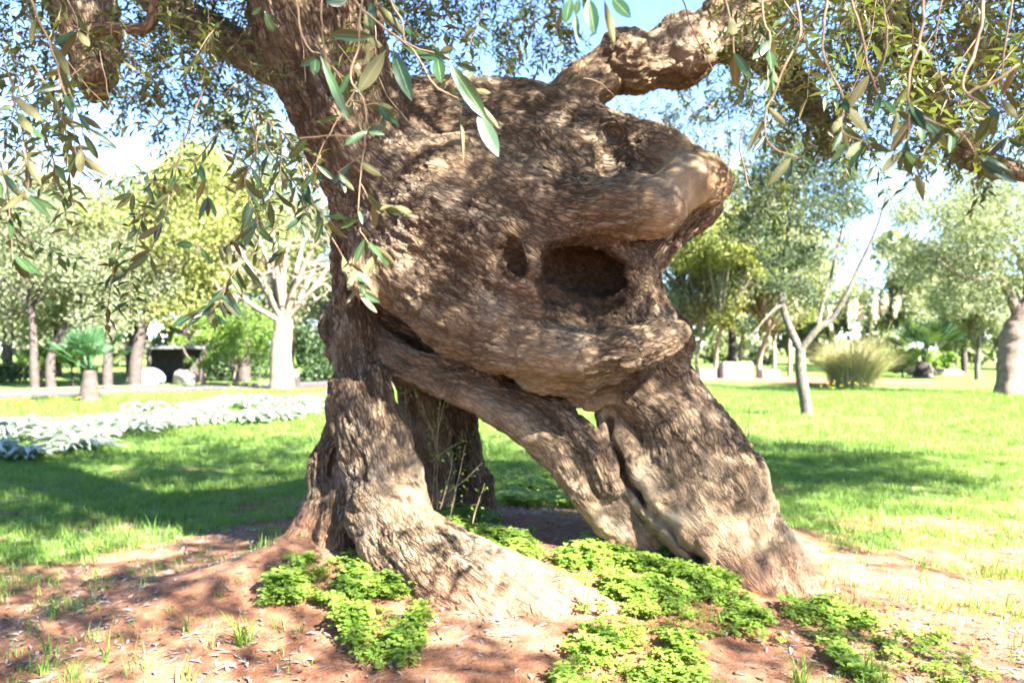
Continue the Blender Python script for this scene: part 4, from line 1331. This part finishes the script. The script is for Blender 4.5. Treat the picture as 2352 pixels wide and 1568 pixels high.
def hedge(label, a, b, h, depth, mat, n, size, seed):
    r = np.random.default_rng(seed)
    root = empty('hedge', ((a[0] + b[0]) / 2, (a[1] + b[1]) / 2, gz((a[0] + b[0]) / 2, (a[1] + b[1]) / 2)))
    c = np.array(root.location)
    t = r.random(n); u = r.random(n) ** 0.4 * np.sign(r.normal(0, 1, n)) * depth / 2
    z = h * r.random(n) ** 0.7 * (0.9 + 0.15 * np.sin(t * 17))
    d = np.array([b[0] - a[0], b[1] - a[1]]); L = np.linalg.norm(d); s = np.array([d[1], -d[0]]) / L
    P = np.stack([a[0] + d[0] * t + s[0] * u, a[1] + d[1] * t + s[1] * u, c[2] + z], 1) - c
    V, Q = leaf_cloud(P, size, 0.55, r)
    me = mesh_from('foliage', V, Q, False); add_tone(me, np.repeat(r.random(n), 4))
    add_obj('foliage', me, mat, root)
    k = 5
    tubes = []
    for i in range(k):
        f = (i + .5) / k
        q = np.array([a[0] + d[0] * f, a[1] + d[1] * f, c[2]]) - c
        tubes.append(([q - [0, 0, .1], q + [0.05, 0, h * .4], q + [0, 0, h * .8]], .05, .02))
    V, Q = merge_tubes(tubes, 6)
    add_obj('stem', mesh_from('stem', V, Q), B_DARK, root)
    return tag(root, label, 'hedge')
p, q = gp(690,877), gp(800,874)
hedge('dark clipped hedge behind the thick pale trunk', p[:2], q[:2], 2.3, 1.6, FL_DARK, 5200, .17, 31)
p, q = gp(-40,880), gp(52,880)
hedge('black green hedge at the road edge beside the slim grey trunk', p[:2], q[:2], 0.95, 1.0, FL_DARK, 2600, .13, 32)
p, q = gp(455,874), gp(610,874)
hedge('shaded hedge behind the bright green leafy shrub', p[:2], q[:2], 2.0, 1.6, FL_DARK, 4500, .17, 33)

# pale bare pruned tree
def pruned_tree():
    b = gp(646,893); root = empty('pruned_tree', b)
    d = b[1]; k = mpp(d)
    r = np.random.default_rng(3)
    C = catmull([(0,0,-.3),(0.02,0,0.35),(-.02,0,1.2),(.06,0,2.0),(.10,0,2.5)], 7)
    V, Q, _ = tube_arrays(C, np.interp(np.linspace(0,1,len(C)), [0,.2,.55,1], [.50,.42,.36,.30]), 18, .35, 5)
    add_obj('trunk', mesh_from('trunk', V, Q), B_PALE, root)
    ends = [(-1.9,1.1),(-1.6,1.8),(-1.4,.75),(-.9,2.3),(-.5,1.5),(-1.1,1.35),(.3,2.6),(.8,2.1),(1.2,1.5),(1.6,2.0),(1.9,1.2),(1.3,.9),(.9,.55),(2.2,2.4),(-1.8,2.5),(0,3.0),(.6,1.2),(-.3,2.2),(1.9,2.8),(-1.2,3.0),(.2,1.9),(1.0,3.0)]
    for i, (ex, ez) in enumerate(ends):
        y = r.uniform(-1.3, 1.0)
        s = (.10, 0, 2.3)
        m = (ex * .45, y * .5, 2.3 + ez * .55 + r.uniform(-.1, .4)); e = (ex, y, 2.2 + ez)
        m2 = (ex * .8 + r.normal(0, .1), y * .8, 2.3 + ez * .95 + .2)
        C = catmull([s, m, m2, e], 6)
        V, Q, _ = tube_arrays(C, np.linspace(.10, .03, len(C)), 8, .3, i)
        add_obj('branch', mesh_from('branch', V, Q), B_PALE, root)
        for _ in range(5):
            j = r.integers(len(C) // 2, len(C) - 1)
            e2 = C[j] + np.array([r.normal(0, .5), r.normal(0, .3), r.uniform(-.3, .6)])
            C2 = catmull([C[j], (C[j] + e2) / 2 + r.normal(0, .08, 3), e2], 4)
            V, Q, _ = tube_arrays(C2, np.linspace(.035, .012, len(C2)), 6)
            add_obj('branch', mesh_from('branch', V, Q), B_PALE, root)
    return tag(root, 'pruned tree with a thick sunlit pale trunk and bare twisted branches', 'tree')
pruned_tree()

# fan palm
def fan_palm(base, label, sc, barkmat, seed, trunk_h, nfr, leafc):
    root = empty('fan_palm', base)
    r = np.random.default_rng(seed)
    C = catmull([(0,0,-.2),(0,0,trunk_h*.5),(.01,0,trunk_h)], 8)
    V, Q, _ = tube_arrays(C, np.interp(np.linspace(0,1,len(C)), [0,.3,1], [.30,.24,.15]) * sc, 14, .9, 2)
    add_obj('trunk', mesh_from('trunk', V, Q), barkmat, root)
    t = MT('palm_frond'); FR = t.leaf(t.mix(t.attr('tone'), leafc, tuple(1.9 * v for v in leafc)), (.12, .2, .03), .3, .45, .35)
    for i in range(nfr):
        a = i * 2.4 + r.uniform(-.3, .3); el = r.uniform(.45, 1.35)
        h = Vector((math.cos(a) * math.cos(el), math.sin(a) * math.cos(el), math.sin(el)))
        L = r.uniform(.55, .85) * sc
        s = Vector((0, 0, trunk_h)); e = s + h * L
        side = h.cross(Vector((0, 0, 1))).normalized(); n = side.cross(h)
        V, F, T = [], [], []
        w = .012 * sc
        V += [s - side * w, s + side * w, e + side * w, e - side * w, s + n * w, e + n * w]; F += [(0, 1, 2, 3), (0, 4, 5, 3), (1, 4, 5, 2)]; T += [.8] * 6
        ns = 15
        for k in range(ns):
            f = (k / (ns - 1) - .5) * 2.5
            d = (h * math.cos(f) + side * math.sin(f)).normalized()
            ll = .62 * sc * (1 - .25 * abs(f) / 1.25) * r.uniform(.9, 1.1)
            tip = e + d * ll + Vector((0, 0, -.12 * ll * r.random()))
            pw = n.cross(d) * .022 * sc
            m = e + d * ll * .6
            j = len(V)
            V += [e, m + pw + n * .01, tip, m - pw + n * .01]; F += [(j, j+1, j+2), (j, j+2, j+3)]; T += [r.random() * .7] * 4
        me = mesh_from('frond', V, F, False); add_tone(me, T)
        add_obj('frond', me, FR, root)
    return tag(root, label, 'palm')
fan_palm(gp(205,922), 'small fan palm with a stubby shaggy trunk in the bare verge beside the road', 1.0, B_DARK, 4, 0.85, 13, (.020, .060, .022))
fan_palm(gp(2122,866), 'dark fan palm shrub behind the pale rocks near the pampas grass', 1.9, B_DARK, 8, 0.7, 22, (.016, .042, .022))

# open shelter with pale roof edge, and what stands under it
def box(bm, x0, x1, y0, y1, z0, z1):
    v = [bm.verts.new(p) for p in ((x0,y0,z0),(x1,y0,z0),(x1,y1,z0),(x0,y1,z0),(x0,y0,z1),(x1,y0,z1),(x1,y1,z1),(x0,y1,z1))]
    for f in ((3,2,1,0),(4,5,6,7),(0,1,5,4),(1,2,6,5),(2,3,7,6),(3,0,4,7)): bm.faces.new([v[i] for i in f])
def bm_obj(name, fn, mat, parent, bevel=0.0):
    bm = bmesh.new(); fn(bm)
    if bevel: bmesh.ops.bevel(bm, geom=bm.edges[:], offset=bevel, segments=2, affect='EDGES')
    me = bpy.data.meshes.new(name); bm.to_mesh(me); bm.free()
    return add_obj(name, me, mat, parent)
t = MT('pale_metal_roof'); ROOF = t.done(t.principled(t.ramp(t.noise(5, 4, .6, t.objco()), [(.3, (.12,.125,.145)), (.7, (.19,.195,.215))]), .5, .4))
t = MT('dark_timber'); TIMBER = t.done(t.principled(t.ramp(t.noise(7, 4, .6, t.objco()), [(.3, (.03,.028,.026)), (.7, (.07,.062,.055))]), .9, .2))
def shelter():
    b = gp(385,880); root = empty('open_shelter', b, 0.12)
    bm_obj('roof', lambda bm: box(bm, -1.35, 1.15, -1.3, 1.5, 1.42, 1.54), ROOF, root, .02)
    for x in (-1.2, -.35, 1.0):
        bm_obj('post', lambda bm: box(bm, x-.05, x+.05, -1.2, -1.1, -.1, 1.418), TIMBER, root, .01)
    for x in (-1.2, 1.0):
        bm_obj('post', lambda bm: box(bm, x-.05, x+.05, 1.3, 1.4, -.1, 1.418), TIMBER, root, .01)
    bm_obj('back_wall', lambda bm: box(bm, -1.3, 1.1, 1.42, 1.48, -.1, 1.415), TIMBER, root)
    return tag(root, 'low open shelter with a pale roof edge between the trees across the road', 'shelter')
shelter()
def lump(name, label, cat, base, r, seed, mat, flat=0.75, rough=.25):
    bm = bmesh.new()
    bmesh.ops.create_icosphere(bm, subdivisions=4, radius=1)
    me = bpy.data.meshes.new(name); bm.to_mesh(me); bm.free()
    n = len(me.vertices); V = np.zeros(n * 3, np.float32); me.vertices.foreach_get('co', V); V = V.reshape(-1, 3)
    V = V * (1 + rough * fbm(V * 1.6 + seed, 3, seed)[:, None] + .3 * rough * fbm(V * 5 + seed, 2, seed + 1)[:, None])
    V = V * np.array(r)
    V[:, 2] += r[2] * .55
    me.vertices.foreach_set('co', V.ravel().astype(np.float32)); me.update()
    me.polygons.foreach_set('use_smooth', np.ones(len(me.polygons), bool))
    o = add_obj(name, me, mat, None, base)
    return tag(o, label, cat)
t = MT('white_cover'); COVER = t.done(t.principled(t.ramp(t.noise(3, 3, .5, t.objco()), [(.3, (.16,.18,.22)), (.7, (.23,.25,.29))]), .7, .3))
ROCK = bark_mat('pale_rock', (.20,.17,.14), (.36,.32,.27), None, 2)
lump('white_tarpaulin', 'white domed tarpaulin under the open shelter beside a dark trunk', 'tarpaulin', gp(342,884), (.62,.5,.45), 3, COVER, rough=.10)
lump('boulder', 'rounded tan boulder beside the open shelter across the road', 'boulder', gp(427,884), (.46,.4,.42), 5, ROCK)
lump('boulder', 'pale upright boulder in front of the dark fan palm shrub', 'boulder', gp(2112,862), (.75,.6,.62), 6, ROCK)
lump('boulder', 'low pale boulder right of the upright boulder by the lawn edge', 'boulder', gp(2172,862), (.85,.6,.25), 7, ROCK)
def bollard():
    b = gp(679,890); root = empty('garden_post', b)
    bm_obj('base', lambda bm: box(bm, -.13, .13, -.13, .13, -.05, .36), TIMBER, root, .03)
    bm_obj('cap', lambda bm: box(bm, -.10, .10, -.10, .10, .362, .66), COVER, root, .05)
    return tag(root, 'short dark garden post with a white cap beside the thick pale trunk', 'post')
bollard()

# silver leaved plants in a row along the lawn
t = MT('silver_leaf'); SILVER = t.leaf(t.mix(t.attr('tone'), (.20,.27,.20), (.42,.48,.40)), (.30,.36,.22), .25, .6, .25)
def silver_mesh(seed):
    r = random.Random(seed)
    V, F, T = [], [], []
    for i in range(34):
        a = i * 2.4 + r.uniform(-.3,.3); L = r.uniform(.4,.75); rise = r.uniform(.25,1.0); tone = r.random()
        d = Vector((math.cos(a), math.sin(a), 0)); s = Vector((-d.y, d.x, 0)); n = 7
        for k in range(n):
            f = k / (n - 1)
            c = d * L * f * (1 - .2 * rise * (1 - f)) + Vector((0,0,1)) * (rise * L * (1.5 * f - 1.25 * f * f) + .03)
            w = (.012 + .055 * math.sin(math.pi * min(1, f * 1.08)) ** .8) * (1.0 if k % 2 else .55) * L * 1.5
            j = len(V)
            V += [c - s * w, c + Vector((0,0,-.02)), c + s * w]; T += [tone] * 3
            if k: F += [(j-3, j-2, j+1, j), (j-2, j-1, j+2, j+1)]
    me = mesh_from('silver_plant', V, F); add_tone(me, T); me.materials.append(SILVER)
    return me
sm = [silver_mesh(k) for k in range(5)]
sr = np.random.default_rng(9)
n_s = 0
for i in range(64):
    f = (i + sr.uniform(0, .8)) / 64
    px = -40 + 810 * f
    lo = np.interp(px, [-40,0,300,500,770], [1070,1062,1015,985,945]); up = np.interp(px, [-40,0,300,520,770], [985,978,945,915,900])
    py = lo + 6 + (up - lo) * sr.random() ** 1.3
    b = gp(px, py)
    o = add_obj('silver_plant', sm[i % 5], None, None, b)
    o.rotation_euler = (0, 0, sr.uniform(0, 6.28)); s_ = sr.uniform(.55, .95); o.scale = (s_, s_, s_)
    tag(o, 'silvery white leafy plant in the sunlit row between lawn and road', 'plant', 'silver plants along the lawn')

# yellow flowers
t = MT('yellow_petal'); PETAL = t.leaf((.75,.60,.02), (.7,.6,.02), .3, .5, .2)
def flower_mesh(seed):
    r = random.Random(seed); V, F, M = [], [], []
    h = r.uniform(.22,.38); w = .004
    V += [(-w,0,0),(w,0,0),(w+.02,0,h),(-w+.02,0,h)]; F.append((0,1,2,3)); M.append(1)
    for k in range(6):
        a = k * 1.047; j = len(V)
        ca, sa = math.cos(a), math.sin(a)
        V += [(.02,0,h),(.02+.03*ca-.014*sa,.03*sa+.014*ca,h+.015),(.02+.05*ca,.05*sa,h+.02),(.02+.03*ca+.014*sa,.03*sa-.014*ca,h+.015)]; F.append((j,j+1,j+2,j+3)); M.append(0)
    me = mesh_from('yellow_flower', V, F, False); me.materials.append(PETAL); me.materials.append(GRASS_Y); me.polygons.foreach_set('material_index', M)
    add_tone(me, [.5] * len(V))
    return me
fm = [flower_mesh(k) for k in range(4)]
for i in range(64):
    if i < 50:
        px = sr.uniform(0, 640); py = np.interp(px, [0,300,560,640], [962,928,903,897]) + sr.uniform(-8, 14)
        lab, grp = 'yellow flower on a thin stem along the verge of the road', 'yellow flowers along the road verge'
    else:
        px = sr.uniform(1880, 2000); py = sr.uniform(897, 912)
        lab, grp = 'yellow flower in the lawn before the pampas grass', 'yellow flowers before the pampas grass'
    o = add_obj('yellow_flower', fm[i % 4], None, None, gp(px, py)); o.rotation_euler = (0,0,sr.uniform(0,6.28))
    tag(o, lab, 'flower', grp)

# ------------------------------------------------------------------ right side
def young_tree():
    b = gp(1852,955); root = empty('young_tree', b); d = b[1]; k = mpp(d)
    def L(px, py, dy=0.0): return ((px - 1852) * k, dy, (955 - py) * k)
    tubes = [([L(1853,975),L(1851,930),L(1840,860),L(1838,800)], .135, .105),
             ([L(1838,805),L(1815,745,.1),L(1802,700,.1),L(1800,640,.2)], .09, .06), ([L(1800,650,.2),L(1770,600,.3),L(1745,540,.4)], .045, .02), ([L(1800,650,.2),L(1815,560,.2),L(1840,440,.4),L(1850,380,.5)], .055, .02),
             ([L(1838,805),L(1875,755,-.1),L(1905,735,-.1),L(1935,680,-.2),L(1962,620,-.2),L(2000,530,-.3),L(2030,430,-.3)], .08, .02),
             ([L(1875,755,-.1),L(1900,690,.2),L(1935,600,.4),L(1965,500,.6)], .05, .02), ([L(1800,700,.1),L(1760,720,-.3),L(1700,780,-.6)], .035, .012), ([L(1750,560,.3),L(1690,520,.4),L(1670,450,.4)], .025, .01)]
    V, Q = merge_tubes(tubes, 12, .25)
    add_obj('trunk', mesh_from('trunk', V, Q), B_LICH, root)
    r = np.random.default_rng(12)
    cl = []
    for (px, py, R) in [(1740,430,.7),(1800,400,.75),(1860,430,.75),(1720,510,.6),(1780,500,.7),(1850,510,.65),(1910,480,.6),(1760,590,.5),(1820,590,.5),(1880,580,.45),(1940,420,.55),(1980,470,.45),
                        (1750,660,.35),(1840,660,.4),(1790,350,.7),(1880,350,.7),(1960,380,.5),(1730,740,.28),(1870,690,.3)]:
        cl.append((*L(px, py, r.normal(0, .5)), R))
    P = crown_points(cl, 15000, r)
    V, Q = leaf_cloud(P, .10, .42, r)
    me = mesh_from('crown', V, Q, False); add_tone(me, np.repeat(r.random(len(P)), 4))
    add_obj('crown', me, FL_BLUE, root)
    return tag(root, 'young tree with a forked grey trunk spotted with yellow lichen on the lawn', 'tree')
young_tree()

def right_olive():
    b = gp(2322,908); root = empty('olive_tree', b); d = b[1]; k = mpp(d)
    def L(px, py, dy=0.0): return ((px - 2322) * k, dy, (908 - py) * k)
    C = catmull([L(2322,930),L(2318,880),L(2322,820),L(2335,770),L(2350,735),L(2385,690)], 7)
    V, Q, _ = tube_arrays(C, np.interp(np.linspace(0,1,len(C)), [0,.25,.6,1], [.48,.34,.42,.3]), 18, .8, 4)
    add_obj('trunk', mesh_from('trunk', V, Q), B_PINK, root)
    V, Q = merge_tubes([([L(2345,745),L(2330,700),L(2300,640),L(2240,580)], .2, .06), ([L(2360,720),L(2360,640),L(2330,560)], .16, .05), ([L(2300,640),L(2200,640,-.4),L(2130,600,-.6)], .08, .03)], 10, .4)
    add_obj('branch', mesh_from('branch', V, Q), B_PINK, root)
    r = np.random.default_rng(14); cl = []
    for (px, py, R) in [(2330,560,1.3),(2260,520,1.2),(2200,560,1.1),(2140,520,1.0),(2230,620,.9),(2150,600,.8),(2290,640,.8),(2100,580,.6),(2340,460,1.3),(2240,440,1.2),(2150,450,1.0),(2400,600,1.2),(2180,680,.6),(2240,690,.6),(2280,700,.5),(2090,500,.6),(2080,640,.4),(2440,480,1.4)]:
        cl.append((*L(px, py, r.normal(0, .6)), R))
    P = crown_points(cl, 26000, r)
    V, Q = leaf_cloud(P, .125, .38, r)
    me = mesh_from('crown', V, Q, False); add_tone(me, np.repeat(np.clip(r.normal(.55,.3,len(P)),0,1), 4))
    add_obj('crown', me, FL_OLIVE, root)
    return tag(root, 'olive tree with a lumpy pinkish trunk and silvery crown on the sunlit lawn', 'olive tree')
right_olive()

def pampas():
    b = gp(1962,886); root = empty('pampas_grass', b)
    r = np.random.default_rng(15)
    t = MT('pampas_blade'); M = t.leaf(t.mix(t.attr('tone'), (.19,.20,.075), (.55,.50,.30)), (.32,.30,.10), .35, .6, .2)
    n = 2600
    V = np.zeros((n, 8, 3)); 
    a = r.uniform(0, 6.28, n); L = r.uniform(1.3, 2.3, n); lean = r.uniform(.1, 1.35, n) ** .8
    rad = r.uniform(0, .9, n); d = np.stack([np.cos(a), np.sin(a), 0 * a], 1); s = np.stack([-np.sin(a), np.cos(a), 0 * a], 1)
    base = d * rad[:, None]
    for k, f in enumerate((0, .4, .75, 1.0)):
        c = base + d * (lean * L * .75 * f ** 1.7)[:, None] + np.array([0, 0, 1]) * (L * (f - .42 * lean * f ** 2.2))[:, None]
        w = (.013 * (1 - .85 * f))
        V[:, 2*k] = c - s * w; V[:, 2*k+1] = c + s * w
    base_i = (np.arange(n) * 8)[:, None]
    Q = np.concatenate([base_i + np.array([[0,1,3,2]]), base_i + np.array([[2,3,5,4]]), base_i + np.array([[4,5,7,6]])])
    me = mesh_from('blades', V.reshape(-1, 3), Q); add_tone(me, np.repeat(r.random(n), 8))
    o = add_obj('blades', me, M, root); o['kind'] = 'stuff'
    t = MT('pampas_plume'); PL = t.leaf((.62,.55,.42), (.5,.42,.28), .3, .8, .1)
    for (dx, h, ln) in [(-.35,2.9,.15),(.15,3.1,.1),(.75,3.2,.25),(1.25,3.25,.35),(1.5,3.15,.45),(.45,2.8,.05),(1.0,2.95,.2),(-.9,2.7,-.3)]:
        y = r.normal(0, .3)
        C = catmull([(dx*.5, y, .2), (dx*.8, y, h*.6), (dx, y, h - .55)], 4)
        Va, Qa, _ = tube_arrays(C, np.full(len(C), .010), 5)
        st = add_obj('plume', mesh_from('plume', Va, Qa), M, root)
        m = 260
        f = r.random(m); P = np.stack([dx + ln * .35 * f + r.normal(0, .05, m) * np.sin(np.pi * np.clip(f,.05,.95)), y + r.normal(0, .05, m), h - .6 + .75 * f], 1)
        Vb, Qb = leaf_cloud(P, .16, .22, r, up=-1.5)
        add_obj('plume_head', mesh_from('plume_head', Vb, Qb, False), PL, st)
    return tag(root, 'large pampas grass clump with pale feathery plumes at the far lawn edge', 'pampas grass')
pampas()

for i, (px, py, w, lab) in enumerate([
        (1605,866,.10,'slim pale trunked tree just right of the old olive neck'), (1642,868,.13,'pale trunked tree beside the white stone blocks'), (1745,866,.16,'straight pale trunked tree midway to the young forked tree'),
        (1775,864,.11,'slim tree with a thin curved pale stem left of the young forked tree'), (1812,864,.12,'slim tree close behind the young forked trunk'), (1700,862,.12,'leafy tree behind the larger white stone block')]):
    far_tree('woodland_tree', lab, gp(px, py), 9, (BR.normal(0,.5),BR.normal(0,.8),5.6,2.5,2.2,3.3), FL_PINE if i % 2 else FL_OLIVE, B_PALE, w, 4200, .24, seed=50+i, nclump=24, trunk_h=2.2, sides=8)
far_tree('woodland_tree', 'broad green tree behind the pampas grass plumes', gp(2060,858), 8, (0.5,1,4.4,2.8,2.4,2.4), FL_OLIVE, B_DARK, .2, 4200, .24, seed=61, nclump=22)
far_tree('woodland_tree', 'low green tree between the dark fan palm and the lumpy olive trunk', gp(2215,858), 6, (0,0,3.0,2.6,2.0,1.9), FL_OLIVE, B_DARK, .18, 4200, .22, seed=62, nclump=22)
far_tree('leafy_shrub', 'bright green shrub around the pale boulders', gp(2150,864), 2, (0,.8,.9,1.5,.8,.7), FL_BRIGHT, B_DARK, .05, 1800, .18, seed=63, nclump=14, trunk_h=.4, cat='shrub')
far_tree('leafy_shrub', 'pale green shrub between pampas grass and upright boulder', gp(2075,868), 2, (0,.5,.9,1.0,.8,.7), FL_BRIGHT, B_DARK, .05, 1500, .18, seed=64, nclump=14, trunk_h=.4, cat='shrub')
far_tree('young_tree', 'small leafy tree with a thin grey trunk left of the lumpy olive', gp(2246,872), 4, (0.1,0,2.6,1.2,1.0,1.2), FL_OLIVE, B_LICH, .14, 2200, .17, seed=65, nclump=16, trunk_h=1.4)
t = MT('white_stone'); WST = t.done(t.principled(t.ramp(t.noise(4, 4, .6, t.objco()), [(.3, (.16,.15,.135)), (.7, (.24,.225,.20))]), .8, .3))
for (px, w, h, lab) in [(1690,1.5,.75,'large white stone block among the pale tree trunks'), (1664,.55,.7,'narrow white stone block left of the larger block'), (1620,.8,.45,'low white stone block near the old olive neck'), (1765,.9,.4,'low white stone block at the foot of the slim pale trees')]:
    b = gp(px, 868)
    o = bm_obj('stone_block', lambda bm: box(bm, -w/2, w/2, -.3, .3, -.1, h), WST, None, .05)
    o.location = b; o.rotation_euler = (0, 0, .2); tag(o, lab, 'stone block')

# the far wood that closes the view all round
def far_wood():
    r = np.random.default_rng(77)
    P = []
    for a in np.linspace(-math.pi * .62, math.pi * .62, 74):
        R = r.uniform(62, 80); h = r.uniform(6, 10)
        x, y = R * math.sin(a), R * math.cos(a)
        for _ in range(9):
            v = r.normal(0, 1, 3)
            P.append((x + v[0] * 1.9, y + v[1] * 1.9, max(1.2, h * .5 + v[2] * h * .25), r.uniform(1.2, 2.1)))
    Q_ = crown_points(P, 80000, r)
    V, Q = leaf_cloud(Q_, .85, .6, r)
    me = mesh_from('far_wood', V, Q, False); add_tone(me, np.repeat(r.random(len(Q_)), 4))
    o = add_obj('far_wood', me, FL_OLIVE)
    return tag(o, 'far wood of green trees closing the view behind the park', 'wood', kind='stuff')
far_wood()

# ------------------------------------------------------------------ single grass tufts and stalks near the tree
big = [blade_mesh('grass_tuft', 34, 0.20, 0.05, 0.0035, 900 + k, GRASS_Y) for k in range(3)]
big += [blade_mesh('grass_tuft', 7, 0.17, 0.02, 0.004, 910 + k, GRASS) for k in range(3)]
for (px, py, k, sc, lab) in [
        (562,1478,0,1.0,'dense grass tuft on the red mound left of the clover patch'), (430,1450,3,1.0,'few long grass blades on the red mound beside the dense tuft'), (1835,1568,1,.9,'grass tuft on bare soil before the right foot clover'),
        (1990,1560,2,.9,'leaning grass tuft at the edge of the clover beside the right foot'), (1345,1410,4,1.2,'thin blade cluster rising from the wide clover patch'), (245,1520,5,1.0,'thin grass blades among dry leaves left of the mound'),
        (105,1500,3,1.1,'tall thin grass blades in the shaded litter away from the mound'), (350,1230,4,1.1,'tall blades standing in the shaded lawn left of the olive foot'), (170,1560,0,.6,'small grass tuft in the litter below the thin blades'),
        (1960,1230,5,1.0,'tall thin blades in sunlit sparse grass right of the olive'), (2120,1310,4,1.0,'thin blades on the pale soil beyond the right foot'), (640,1240,5,.8,'grass blades beside the flaring left root')]:
    o = add_obj('grass_tuft', big[k], None, None, G(px, py, -.01)); o.rotation_euler = (0, 0, px); o.scale = (sc, sc, sc)
    tag(o, lab, 'grass tuft', 'single grass tufts around the old olive')
for (px, py, top, d, lab) in [(1712,1075,930,0,'long thin dry stalk standing behind the right edge of the olive leg'), (1703,1060,965,0,'shorter dry stalk with small buds beside the long stalk')]:
    b = G(px, 1120)
    h = (1120 - top) * b.y / FPX
    C = catmull([(0,0,-.05),(.02,0,h*.5),(.05,0,h)], 6)
    V, Q, _ = tube_arrays(C, np.linspace(.006,.003,len(C)), 6)
    o = add_obj('dry_stalk', mesh_from('dry_stalk', V, Q), TWIG, None, b); tag(o, lab, 'stalk')
clover_patch([(600,1380),(640,1330),(760,1290),(880,1310),(960,1340),(980,1430),(950,1510),(860,1545),(800,1480),(770,1400),(680,1410)], 900, 'bright green clover patch between the left roots of the old olive tree')
clover_patch([(1040,1200),(1130,1200),(1210,1240),(1260,1300),(1400,1260),(1540,1270),(1640,1310),(1700,1380),(1780,1460),(1700,1480),(1560,1440),(1400,1410),(1270,1370),(1150,1300)], 900, 'wide bright green clover patch below the split right leg of the old olive', 1.05)
clover_patch([(1330,1500),(1390,1455),(1500,1440),(1590,1490),(1610,1600),(1330,1640),(1280,1580)], 800, 'rounded clover patch on the bare red soil in front of the long root', 1.0)
clover_patch([(1800,1420),(1900,1395),(2000,1430),(2060,1500),(2060,1590),(1960,1560),(1880,1480)], 700, 'clover patch beside the tip of the right foot of the old olive', .9)
clover_patch([(2020,1400),(2110,1420),(2220,1500),(2300,1590),(2180,1600),(2090,1500)], 330, 'thin sunlit clover strip on pale soil away from the olive roots', .8)
clover_patch([(1150,1165),(1190,1110),(1290,1100),(1320,1150),(1300,1170)], 500, 'shaded clover patch seen through the arch between the olive trunk legs', 1.5)
clover_patch([(960,1200),(1000,1150),(1060,1180),(1120,1210),(1060,1230)], 400, 'small dark clover patch at the foot of the thin shoots under the arch', 1.2)
